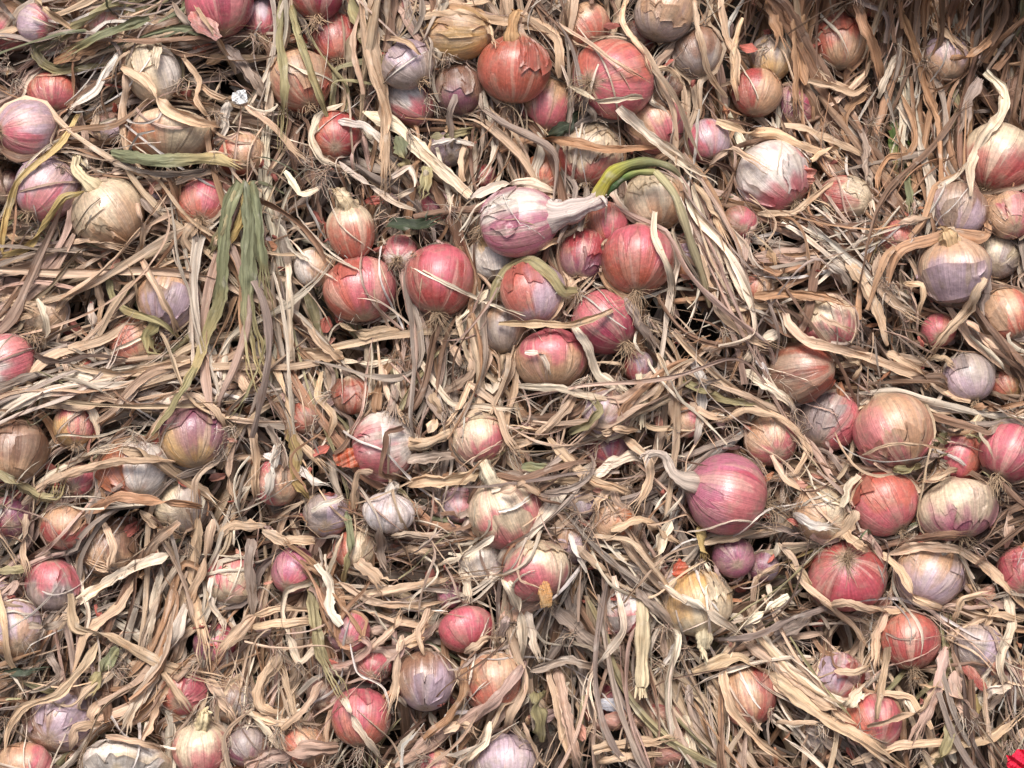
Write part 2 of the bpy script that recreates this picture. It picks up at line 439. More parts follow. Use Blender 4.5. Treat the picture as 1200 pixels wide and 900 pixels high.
# ------------------------------------------------------------------ the onions of the heap
# px py radius elong neck_angle neck_tilt colour patch patch_dir cover flags | label
# (positions are where each bulb sits on the face of the heap, in 0.75 mm steps from its upper corner;
#  cover 0 lies open, 1 partly under leaves, 2 deep between them; flags r roots, p loose peel, n dry neck)
ONIONS = '''
8 30 30 1.0 60 0 tan pink 250 1 p | tan pink onion with a drooping pale skin beside a small pink onion
42 27 22 1.0 160 0 pink lilac 200 0 - | small pink onion tucked against a drooping pale skin
118 30 24 0.9 80 0 pink tan 100 1 - | pink onion half hidden under the pair of olive leaf blades
257 4 39 0.95 100 10 magenta pink 240 0 p | large deep pink onion shedding a pale flap of skin
307 20 23 1.3 95 0 pink lilac 90 0 r | slim upright pink onion with roots underneath
372 -4 29 0.9 90 10 red magenta 0 0 r | dark red onion above the slim upright pink onion, roots hanging
393 44 27 1.2 100 0 red coral 300 0 - | tall red onion beside the olive bundle of hanging leaves
353 95 37 0.95 110 0 coral tan 120 0 p | orange red onion striped by two hanging olive leaves
180 84 33 1.1 110 10 white cream 200 0 pn | silvery white onion with tan shoulder and a broken leaf on top
62 110 30 0.8 95 0 pink coral 90 0 p | flat pink onion resting on a pale pink onion
32 152 34 1.0 10 -10 lilac pink 250 0 r | pale pink onion with silvery face and whiskery roots
127 150 20 1.0 x x lilac brown 100 2 - | small violet onion in the shade beside the squat cream onion
199 160 48 0.6 90 10 cream orange 180 0 z | squat cream onion with an orange flank above a green leaf
56 222 36 1.05 60 0 lilac pink 260 0 p | violet pink onion with a white sheen beside the cream onion
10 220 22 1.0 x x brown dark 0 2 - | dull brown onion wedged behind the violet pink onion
127 249 41 0.95 125 5 cream tan 300 0 p | round cream onion with a pale bent neck and tan underside
237 238 28 0.95 90 -15 coral pink 60 0 r | coral onion beside the two broad green leaves, roots on top
283 180 25 0.9 x x tan coral 200 1 p | tan onion with a pink edge beneath the white leaf tip
394 160 27 1.0 x x coral red 0 1 p | coral onion behind crossing pale leaves and the olive bundle
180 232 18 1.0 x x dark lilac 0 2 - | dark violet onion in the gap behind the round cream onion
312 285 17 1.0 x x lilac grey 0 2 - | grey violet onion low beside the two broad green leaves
366 313 21 1.1 90 0 white tan 0 0 - | small glossy cream onion beside a smooth pink onion
535 38 32 1.3 175 5 tan gold 280 0 p | wide tan onion with a golden crescent beneath
478 76 29 0.95 130 5 grey lilac 100 0 p | silvery grey onion above a pink and white streaked onion
480 118 26 1.25 135 5 pink white 130 0 p | pink onion with white streaks running to its pointed neck
540 104 32 0.95 280 15 purple brown 80 0 p | dull purple onion wrapped in loose wrinkled skin
602 80 40 0.98 85 8 rust coral 250 0 np | rusty red onion with a dry pointed neck
642 124 33 1.0 80 5 tan pink 270 0 p | tan onion with a bright pink centre
688 29 27 0.95 120 0 tan coral 320 0 p | tan and coral onion under a forked dry leaf
718 92 46 0.92 20 -20 pink coral 90 0 r | big pink onion with bristly roots across its face
692 181 37 1.0 80 5 red cream 80 0 p | red onion with a cream shoulder under a rusty leaf
778 14 34 1.0 70 5 grey tan 60 0 p | grey tan onion with a pale band at the heap's top
817 62 31 0.95 100 0 brown grey 270 1 p | grey brown onion behind thin hanging leaves
768 148 35 0.95 120 0 tan pink 340 1 p | tan papery onion with a pink streaked side
830 164 26 1.0 100 0 lilac pink 200 1 - | lavender onion under the edge of a loose leaf nest
768 236 35 0.95 100 5 tan cream 150 0 p | tan onion beneath the arching green stalk
610 259 38 1.22 12 5 orchid white 110 0 pz | white and magenta pink onion with a thick neck and green stalk
637 206 25 0.9 x x coral orange 90 1 p | coral onion peeping out above the onion with the green stalk
567 207 14 1.0 x x red pink 0 2 - | tiny red onion among grey hanging roots
525 176 20 1.0 x x lilac grey 0 2 - | grey lilac onion among grey hanging roots
512 238 20 1.0 x x magenta purple 0 2 - | dark crimson onion behind a twisted bundle of leaves
412 270 27 1.25 100 5 coral cream 90 0 n | tall coral onion with a cream shoulder
468 296 20 1.0 x x pink white 270 0 r | small pink and white onion above a red rooted onion
577 300 28 1.05 100 5 gold white 220 0 p | pale yellow onion touching the red rooted onion
748 304 42 0.95 85 5 rust pink 70 0 r | large red onion with a pink streak under a dangling leaf
712 262 24 1.1 95 0 coral pink 0 0 - | plain coral onion below the thick neck with the green stalk
683 298 27 1.15 80 0 purple red 90 0 p | dull red and violet onion leaning on the large red onion
470 6 16 1.0 x x tan pink 0 1 - | small tan pink onion beside the wide tan onion
748 44 20 1.0 x x dark red 0 2 - | dark reddish onion in the gap beside the big bristly onion
785 103 15 1.0 x x red brown 0 2 - | tiny red onion beside the big bristly onion
903 68 25 1.15 95 0 grey gold 280 1 p | grey onion with a yellowish side beneath hanging leaves
888 108 29 1.0 80 0 red tan 0 1 p | red and tan onion under hanging leaves beside a purple onion
985 47 32 1.1 90 10 coral tan 300 1 p | orange onion in a nest of papery leaves
1008 0 22 1.0 x x tan pink 0 1 - | pinkish tan onion at the heap's top behind rusty leaves
932 126 29 1.0 x x purple magenta 0 2 - | deep purple onion in shade behind rusty leaves
978 146 20 1.0 x x purple dark 0 2 - | dark plum onion in shade behind rusty leaves
1108 68 29 1.0 100 0 lilac tan 270 1 p | lavender onion peeping through a net of rusty leaves
905 208 43 1.0 130 5 pink white 150 0 rp | white and red onion with a flapping skin
990 232 26 1.2 165 0 red cream 0 0 p | small red and straw onion below a fringe of roots
1172 189 46 0.97 60 5 red cream 90 0 p | big cream onion with a red underside
1121 246 34 0.97 80 5 lilac brown 60 0 p | round lavender brown onion under the big cream onion
1184 252 28 0.97 x x tan pink 0 0 p | tan pink onion beside the round lavender brown onion
1052 279 22 1.0 x x red coral 0 1 - | bright red onion glimpsed under short torn leaves
1117 316 40 0.95 95 5 lilac tan 90 0 pn | lilac onion with a tan papery cap
1166 300 28 0.95 x x grey cream 90 0 p | pale grey onion beside the lilac onion with the tan cap
866 262 20 0.9 x x brown pink 0 1 - | brownish pink onion under the white and red onion
1100 5 20 1.0 x x tan brown 0 1 - | tan onion at the heap's top under rusty leaves
803 306 20 1.0 x x purple lilac 0 2 - | dark violet onion behind the large red onion
198 349 36 1.0 80 10 tan lilac 300 0 p | tan and lilac onion crossed by a thin straw leaf
158 400 28 1.0 x x coral tan 0 1 p | coral onion showing between bent straw leaves
52 366 29 1.0 x x cream tan 0 1 r | cream onion under a fuzz of roots and straw
8 425 34 1.0 20 0 pink white 200 0 - | white onion with a pink rim cut by the heap's edge leaves
86 498 23 1.1 100 0 pink gold 240 0 p | small pink onion with a tan base beneath a long leaf
15 526 38 1.0 95 5 tan brown 60 0 p | tan brown onion in cracked papery skin
227 511 38 0.95 100 5 purple gold 230 0 p | purple and gold onion
157 552 40 0.85 x x white orange 180 1 p | orange and white onion under crossing leaves
92 562 20 1.0 x x brown pink 0 1 - | dull brown pink onion beneath the curving olive leaf
213 592 31 0.85 x x cream grey 0 1 p | cream grey onion under a bent brown leaf
12 606 24 1.0 x x magenta purple 0 1 - | magenta onion below the curving olive leaf
325 566 27 1.0 x x pink tan 0 1 p | pinkish onion behind crossed white leaf strips
358 487 20 1.1 x x coral brown 0 1 - | brown coral onion beside a stack of straight leaves
266 456 14 1.0 x x purple dark 0 2 - | tiny purple onion above the purple and gold onion
382 604 26 0.9 x x grey lilac 0 1 - | grey lilac onion near the garlic bulb
422 338 40 0.95 100 5 pink coral 200 0 p | round coral pink onion with faint veins
516 328 40 1.05 85 5 red pink 80 0 r | glossy red onion with a root tuft underneath
625 343 36 1.0 100 8 lilac coral 150 0 p | striped lilac onion with a coral streak under an arched leaf
593 384 32 0.97 90 8 tan grey 230 0 p | shiny tan grey onion beside the striped lilac onion
646 421 42 0.82 95 10 tan pink 90 0 p | squat tan onion with split skin
709 376 37 1.0 130 5 pink magenta 300 0 r | smooth bright pink onion with a pale leaf strip across
748 429 16 1.2 90 0 red lilac 0 0 - | tiny dark red onion on a pale stalk
450 522 39 0.92 10 5 pink white 60 0 p | pink onion with an orange skin flap
561 513 30 0.97 100 5 cream pink 300 1 p | glossy cream onion half sunk above the pale necked pink onion
712 484 28 1.0 x x lilac brown 0 1 p | lilac brown onion under looped olive straw leaves
710 527 26 1.0 x x red purple 0 1 p | dull red onion beneath looped olive straw leaves
594 599 42 1.0 115 5 pink cream 110 0 p | pink onion with a pale upright neck
541 590 22 1.2 x x lilac pink 0 1 - | dusky pink onion between the garlic and the pale necked onion
680 592 17 1.0 x x grey lilac 0 1 - | tiny grey onion under straw leaf ends
806 491 20 1.1 x x tan pink 0 1 - | small tan pink onion behind the white hanging leaf
412 463 24 0.9 90 40 brown rust 0 1 p | brown withered onion opened like a papery rose
970 379 33 1.0 110 0 pink cream 100 1 p | pink onion bound with loose papery strips
1099 387 20 1.0 x x pink coral 0 1 - | small pink onion where two broad leaves cross
1178 368 30 1.1 110 0 coral tan 130 1 p | coral onion beside a sloping pale leaf
938 436 33 1.22 190 0 rust brown 190 0 p | half brown half red onion
972 491 36 1.0 60 0 pink grey 160 0 p | smooth onion with a grey and pink face
1047 505 45 0.97 110 5 pink tan 60 0 p | large matte pink onion
1136 442 29 1.0 100 5 lilac grey 60 0 p | silvery striped onion beside a pocket of shade
1178 451 20 1.0 x x coral gold 0 0 - | small coral onion beside the silvery striped onion
904 514 30 1.0 x x pink tan 150 1 p | pink onion under a fan of thin roots and straw
1126 533 31 1.0 70 5 coral pink 200 0 n | coral onion with a short frayed neck
1184 530 34 1.0 60 5 magenta pink 90 0 r | magenta onion beside the coral onion with the frayed neck
851 578 47 0.97 165 5 orchid rose 330 0 r | lilac onion with a white twisted neck
1035 590 39 0.95 120 5 pink coral 90 0 p | pink coral onion with cracked skin below the large matte pink onion
1120 597 44 0.78 100 8 orchid cream 120 0 p | cream ringed onion with a lilac face
961 603 32 0.95 x x tan cream 0 1 p | pale tan onion under a folded white leaf
884 338 20 1.0 x x coral tan 0 1 p | coral onion hidden in a mat of rusty leaves
62 685 33 1.0 270 10 pink grey 280 0 p | pink onion with silvery skin
18 735 32 1.1 x x tan lilac 100 1 p | tan violet onion beneath the pink onion with silvery skin
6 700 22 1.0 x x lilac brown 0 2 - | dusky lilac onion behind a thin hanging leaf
76 618 28 0.9 x x red tan 80 1 p | coral red onion under a brown leaf cap
128 640 34 1.0 100 0 tan brown 90 1 p | tan onion wrapped in shredded papery leaves
272 678 30 1.0 x x pink cream 280 1 p | pink onion crossed by a greyish hanging leaf
344 668 26 1.1 x x orchid pink 270 1 - | pink lilac onion crossed by a dark green strip
255 757 27 1.0 x x purple pink 0 2 - | dark pink onion in the hollow beside the straight pale leaf
214 808 29 1.0 x x coral pink 0 1 p | coral pink onion behind grey leaf ends
70 842 40 1.0 x x brown lilac 0 1 p | big brown onion in shade behind a trailing leaf
234 877 32 1.0 92 5 pink cream 100 0 n | small pointed cream and pink onion
148 895 50 0.48 90 0 cream white 120 0 p | long cream onion lying under a straw fringe
290 876 24 0.9 x x purple grey 90 0 p | violet red onion with a silver patch
358 875 24 0.9 x x coral tan 0 1 p | coral tan onion above a broad pinkish leaf
30 897 30 0.9 x x tan pink 0 0 p | tan pink onion beside the long cream onion
275 820 28 1.0 x x brown grey 0 2 - | brown onion in shade behind the small pointed onion
409 742 24 1.0 x x purple pink 0 1 - | purple pink onion under layered straw leaves
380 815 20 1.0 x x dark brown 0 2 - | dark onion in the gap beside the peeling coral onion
416 644 24 1.0 x x coral cream 0 1 p | coral tan onion under a green leaf blade by the garlic
568 655 28 0.95 90 0 white cream 90 0 p | round white onion partly under a pale leaf sliver
629 668 38 0.85 110 5 pink cream 70 0 p | glossy coral pink onion with a yellow cream shoulder
545 737 31 0.82 110 0 rose pink 100 0 - | smooth bare pink onion
668 631 31 0.95 x x tan lilac 300 1 p | pale tan lilac onion with torn white strips on it
718 613 24 0.9 x x tan orange 0 1 p | tan orange onion under a curved straw leaf
528 697 15 1.0 x x orchid purple 0 1 - | tiny lilac onion beside the upright white chip of leaf
605 716 20 0.9 x x coral cream 0 1 p | coral onion under the long pale forked leaf
738 714 28 1.05 90 0 pink white 110 1 p | pink onion behind the straight pale stalk
438 781 20 0.95 x x red pink 0 1 - | small bright red onion behind thin white roots
498 797 33 1.05 90 0 brown lilac 300 1 p | brown and lavender onion under leaves
577 797 35 1.0 100 0 coral tan 80 1 p | coral tan onion beneath the long grey brown leaf
425 840 34 1.0 90 5 coral pink 90 0 p | coral onion with peeling skin
592 893 36 0.95 95 0 grey lilac 100 0 p | silver lilac onion with a white sheen
512 898 20 1.0 x x pink tan 0 1 - | small pink onion beside the silver lilac onion
722 820 22 1.0 x x magenta dark 0 2 - | crimson onion beneath the torn open red skins
786 880 22 0.9 x x coral pink 0 1 p | coral onion below the torn open red skins
818 706 39 1.0 285 0 gold cream 280 0 p | golden onion with its neck hanging down
860 652 24 0.9 x x purple orchid 300 1 - | purple pink onion under the lilac onion
894 665 18 0.9 x x purple lilac 0 1 - | small plum onion beside the purple pink onion
992 675 43 0.88 280 -25 red rose 270 0 r | dark red onion crowned with roots
1090 672 38 1.0 60 0 tan lilac 250 1 p | tan and lilac onion behind a folded leaf
1198 668 28 1.0 x x rose red 0 0 p | bright rose onion against pale dusty skin
1068 750 33 1.02 90 5 red coral 100 0 r | coral red onion seated on its roots
1038 735 24 1.0 x x grey purple 0 2 - | slate violet onion behind the coral red onion
1146 763 31 0.9 x x grey lilac 0 1 p | dusty grey onion beyond the coral red onion
876 814 32 1.15 100 0 red tan 170 0 p | bright red onion in a split tan skin
982 797 31 1.0 x x red lilac 150 1 p | red and lilac onion girdled by a pale leaf scrap
1022 846 34 1.0 x x coral pink 0 1 p | coral onion under criss-crossed straw leaves
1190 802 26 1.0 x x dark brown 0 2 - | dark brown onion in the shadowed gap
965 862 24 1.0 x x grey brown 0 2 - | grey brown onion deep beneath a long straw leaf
'''
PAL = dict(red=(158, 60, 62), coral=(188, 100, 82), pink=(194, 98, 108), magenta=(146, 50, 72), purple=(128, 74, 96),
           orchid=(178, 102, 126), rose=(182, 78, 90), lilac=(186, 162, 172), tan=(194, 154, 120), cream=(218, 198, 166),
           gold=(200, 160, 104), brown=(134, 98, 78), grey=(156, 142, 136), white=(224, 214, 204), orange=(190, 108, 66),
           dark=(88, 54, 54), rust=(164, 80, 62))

def prof_table():
    p = np.array([(0.00, -0.93), (0.10, -0.96), (0.30, -0.93), (0.55, -0.82), (0.80, -0.58), (0.96, -0.25), (1.0, 0.06),
                  (0.95, 0.34), (0.80, 0.60), (0.58, 0.79), (0.36, 0.92), (0.21, 1.03), (0.14, 1.15), (0.11, 1.28)])
    return catmull(np.c_[p, np.zeros(len(p))], 60)[:, :2]
PROF = prof_table()

class Bulb:
    """One bulb's skin as a function of azimuth and height, in the heap's local frame."""
    def __init__(s, c, R, el, axis, seed):
        s.c, s.R, s.el = np.asarray(c, float), R, el
        r = np.random.default_rng(seed)
        s.axis = unit(np.asarray(axis, float))
        a = np.array([0.31, 0.2, 0.93]) if abs(s.axis[2]) < 0.8 else np.array([0.2, 0.97, 0.1])
        s.e1 = unit(np.cross(s.axis, a)); s.e2 = np.cross(s.axis, s.e1)
        s.amp = r.uniform(0.015, 0.05, 4); s.ph = r.uniform(0, 6.28, 8)
        s.bend = r.uniform(-0.08, 0.08, 2)
        s.point = r.uniform(-0.06, 0.06)
    def at(s, phi, t, off=0.0):
        q = t * (len(PROF) - 1)
        rho = np.interp(q, np.arange(len(PROF)), PROF[:, 0])
        z = np.interp(q, np.arange(len(PROF)), PROF[:, 1])
        lump = (1 + s.amp[0] * np.sin(phi + s.ph[0]) + s.amp[1] * np.sin(2 * phi + s.ph[1] + z) + 0.5 * s.amp[2] * np.sin(3 * phi + s.ph[2] - 2 * z)
                + 0.35 * s.amp[3] * np.sin(7 * phi + s.ph[3] + 1.5 * np.sin(z * 2 + s.ph[4])))
        rho = rho * lump + s.point * rho * z * 0.6
        x = rho * np.cos(phi) + s.bend[0] * (z ** 2) * 0.5
        y = rho * np.sin(phi) + s.bend[1] * (z ** 2) * 0.5
        nrm = np.stack([np.cos(phi) * rho, np.sin(phi) * rho, z * 0.9], -1)
        nrm = unit(nrm)
        L = np.stack([x, y, z * s.el], -1) * s.R + nrm * np.asarray(off)[..., None]
        W = L[..., 0:1] * s.e1 + L[..., 1:2] * s.e2 + L[..., 2:3] * s.axis + s.c
        D = nrm[..., 0:1] * s.e1 + nrm[..., 1:2] * s.e2 + nrm[..., 2:3] * s.axis
        return W, D, np.stack([x, y, z], -1)

NECKS = {  # necks that show: label start -> path on the face, start half-width, end half-width (steps of 0.75 mm), colour
    'round cream onion with a pale bent': ([(112, 222), (102, 213), (94, 205), (88, 196), (90, 184)], 12, 5, (214, 196, 160)),
    'white and magenta pink onion': ([(648, 252), (668, 247), (685, 241), (698, 236), (706, 228)], 20, 9, (216, 198, 188)),
    'pink onion with a pale upright neck': ([(578, 568), (573, 558), (569, 548), (566, 541)], 12, 7, (222, 206, 178)),
    'lilac onion with a white twisted neck': ([(814, 567), (798, 562), (788, 554), (783, 544), (779, 535), (768, 531), (757, 533)], 14, 4.0, (202, 184, 168)),
    'small pointed cream and pink onion': ([(237, 852), (239, 842), (240, 834)], 11, 6, (218, 200, 160)),
    'golden onion with its neck hanging': ([(825, 738), (825, 750), (824, 760)], 13, 8, (220, 204, 170)),
    'pink onion with an orange skin flap': ([(483, 520), (497, 520), (512, 514), (530, 506)], 9, 5, (204, 176, 146)),
    'rusty red onion with a dry pointed': ([(601, 50), (600, 38), (602, 24), (606, 14)], 13, 5, (190, 150, 108)),
    'tall coral onion with a cream': ([(408, 242), (402, 232), (396, 224)], 13, 8, (220, 196, 160)),
    'coral onion with a short frayed': ([(1134, 512), (1139, 504), (1146, 492), (1150, 486)], 10, 5, (208, 184, 152)),
    'lilac onion with a tan papery cap': ([(1114, 288), (1112, 279), (1108, 272)], 16, 9, (206, 172, 130)),
    'tiny dark red onion on a pale stalk': ([(750, 441), (753, 455), (754, 470), (752, 485)], 5, 5, (222, 204, 172)),
    'pink onion behind the straight pale': ([(748, 700), (752, 716), (753, 740), (752, 765), (752, 788), (752, 806)], 8, 7, (216, 196, 160)),
}

def parse_onions():
    out = []
    for i, ln in enumerate(l for l in ONIONS.strip().splitlines()):
        a, label = ln.split('|')
        f = a.split()
        r = np.random.default_rng(1000 + i)
        ax = r.uniform(60, 120) if f[4] == 'x' else float(f[4])
        ti = r.uniform(-45, -10) if f[5] == 'x' else float(f[5])
        nk_ = 'n' in f[10] or any(label.strip().startswith(k) for k in NECKS)
        ti = ti if nk_ else ti - 28
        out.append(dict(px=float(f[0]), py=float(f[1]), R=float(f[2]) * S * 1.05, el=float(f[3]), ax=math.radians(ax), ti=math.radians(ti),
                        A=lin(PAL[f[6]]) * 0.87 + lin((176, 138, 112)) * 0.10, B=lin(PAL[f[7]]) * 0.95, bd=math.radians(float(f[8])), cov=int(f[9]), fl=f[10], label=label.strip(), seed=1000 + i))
    return out
ON = parse_onions()

def face_relief(u, v):
    """Gentle bulges and hollows of the heap's face (the upper far end is hollowed out to darken it)."""
    sg = lambda x: 1 / (1 + np.exp(-np.clip(x, -40, 40)))
    w = (v + 0.05 * np.sin(5 * u + 0.6) + 0.02 * np.sin(13 * u)) / 0.21
    ledge = (w - np.floor(w)); ledge = np.where(ledge < 0.82, ledge / 0.82, (1 - ledge) / 0.18)      # each shelf juts out, then drops back under the next
    return (0.010 * np.sin(7 * u + 1.0) * np.cos(6 * v) + 0.007 * np.sin(13 * u - 9 * v) + 0.022 * (ledge - 0.5)
            - 0.085 * sg((u - 0.185) / 0.022) * sg((v - 0.18) / 0.026) * sg((0.354 - v) / 0.008)  # hollow under an added lip above the view, shaped to shade this corner
            - 0.020 * np.exp(-(((u + 0.30) / 0.12) ** 2 + ((v + 0.24) / 0.10) ** 2)))

def settle():
    """Depth of every bulb: open ones lie out, covered ones sink in; bulbs that would cut into one another slide back."""
    for o in ON:
        u, v = (o['px'] - 600) * S, (450 - o['py']) * S
        o['n'] = float(face_relief(u, v)) + {0: -0.008, 1: -0.010, 2: -0.021}[o['cov']] + (o['R'] - 0.028) * 0.3
        o['n0'] = o['n']
    for it in range(60):
        moved = False
        for i in range(len(ON)):
            for j in range(i + 1, len(ON)):
                a, b = ON[i], ON[j]
                ca, cb = px2loc(a['px'], a['py'], a['n']), px2loc(b['px'], b['py'], b['n'])
                d2 = np.hypot(*(ca - cb)[:2])
                need = 0.94 * (a['R'] + b['R'])
                if d2 >= need: continue
                dn = math.sqrt(need ** 2 - d2 ** 2)
                back, front = (a, b) if (a['n'] - a['cov'] * 0.02 + a['R'] * .3) < (b['n'] - b['cov'] * 0.02 + b['R'] * .3) else (b, a)
                gap = dn - (front['n'] - back['n'])
                if gap > 0.0004:
                    up = 0.4 if front['n'] < front['n0'] + 0.014 else 0.0
                    back['n'] -= gap * (0.9 - up)
                    front['n'] += gap * up
                    moved = True
        if not moved: break
    for o in ON:
        o['n'] = max(o['n'], -0.085 + min(0.0, float(face_relief((o['px'] - 600) * S, (450 - o['py']) * S))))
        o['c'] = px2loc(o['px'], o['py'], o['n'])
settle()
OC = np.array([o['c'] for o in ON]); OR = np.array([o['R'] for o in ON])
OCOV = np.array([o['cov'] for o in ON])

def onion_attrs(b, o, phi, t, D, L, zone_extra=0.0):
    n = phi.size
    bd = np.array([math.cos(o['bd']), math.sin(o['bd']), 0.25])
    zone = 0.5 + 0.5 * (D.reshape(-1, 3) @ unit(bd)) * 0.75 + zone_extra - (0.14 if 'z' in o.get('fl', '') else 0.0)
    mer = np.stack([np.cos(phi), np.sin(phi), t], -1).reshape(-1, 3)
    return {'zone': ('FLOAT', zone), 'mer': ('FLOAT_VECTOR', mer), 'opos': ('FLOAT_VECTOR', L.reshape(-1, 3)),
            'seed': ('FLOAT', np.full(n, (o['seed'] % 97) / 97.0)),
            'col_a': ('FLOAT_COLOR', np.tile(o['A'], (n, 1))), 'col_b': ('FLOAT_COLOR', np.tile(o['B'], (n, 1)))}

def tube(path, rad, nside, R_, ridge=0.0, flat=1.0, frills=5):
    path = np.asarray(path, float); K = len(path)
    T = unit(np.gradient(path, axis=0))
    ref = np.array([0.1, 0.15, 1.0])
    A = unit(np.cross(T, ref)); B = np.cross(T, A)
    ph = np.linspace(0, 2 * np.pi, nside, endpoint=False)[None, :]
    s = np.linspace(0, 1, K)[:, None]
    ph0 = R_.uniform(0, 6.28)
    ridge = ridge * np.clip(s * 2.2, 0.12, 1)
    rr = np.asarray(rad)[:, None] * (1 + ridge * np.sin(frills * ph + ph0 + 2 * s) + ridge * 0.6 * np.sin((frills + 4) * ph - 3 * s + 2 * ph0))
    V = path[:, None, :] + A[:, None, :] * (rr * np.cos(ph))[..., None] + B[:, None, :] * (rr * flat * np.sin(ph))[..., None]
    seg = np.concatenate([[0], np.cumsum(np.linalg.norm(np.diff(path, axis=0), axis=1))])
    luv = np.stack([np.broadcast_to(ph * np.mean(rad), V.shape[:2]), np.broadcast_to(seg[:, None], V.shape[:2]), np.zeros(V.shape[:2])], -1)
    return V, luv

def hair(path_list, rad, R_):
    """Thin three-sided strands; returns verts, quads, luv."""
    vs, qs, us, b = [], [], [], 0
    for p in path_list:
        V, luv = tube(p, np.linspace(rad, rad * 0.4, len(p)), 3, R_)
        vs.append(V.reshape(-1, 3)); us.append(luv.reshape(-1, 3)); qs.append(grid_quads(len(p), 3, b, True)); b += len(p) * 3
    return np.concatenate(vs), np.concatenate(qs), np.concatenate(us)

def root_paths(c, d, R_, count, length, spread=0.9, K=8):
    out = []
    for _ in range(count):
        v = unit(d + R_.normal(0, spread, 3) * 0.6)
        p = np.array(c) + R_.normal(0, 0.0018, 3)
        cur = R_.normal(0, 0.5, 3); pts = [p.copy()]
        L = length * R_.uniform(0.5, 1.2) / K
        for k in range(K - 1):
            v = unit(v + cur * 0.25 + R_.normal(0, 0.22, 3) + np.array([0, -0.10, 0.02]))
            p = p + v * L; pts.append(p.copy())
        out.append(np.array(pts))
    return out

ROOTC = lin((196, 168, 138))
def leaf_attrs(luv, tint, seed):
    n = luv.reshape(-1, 3).shape[0]
    return {'luv': ('FLOAT_VECTOR', luv.reshape(-1, 3)), 'tint': ('FLOAT_COLOR', np.broadcast_to(tint, (n, 3))), 'seed': ('FLOAT', np.broadcast_to(seed, (n,)))}

NECK_LONG = {}
DIMS = dict(phi=44, t=34)
ONION_OBJ = {}

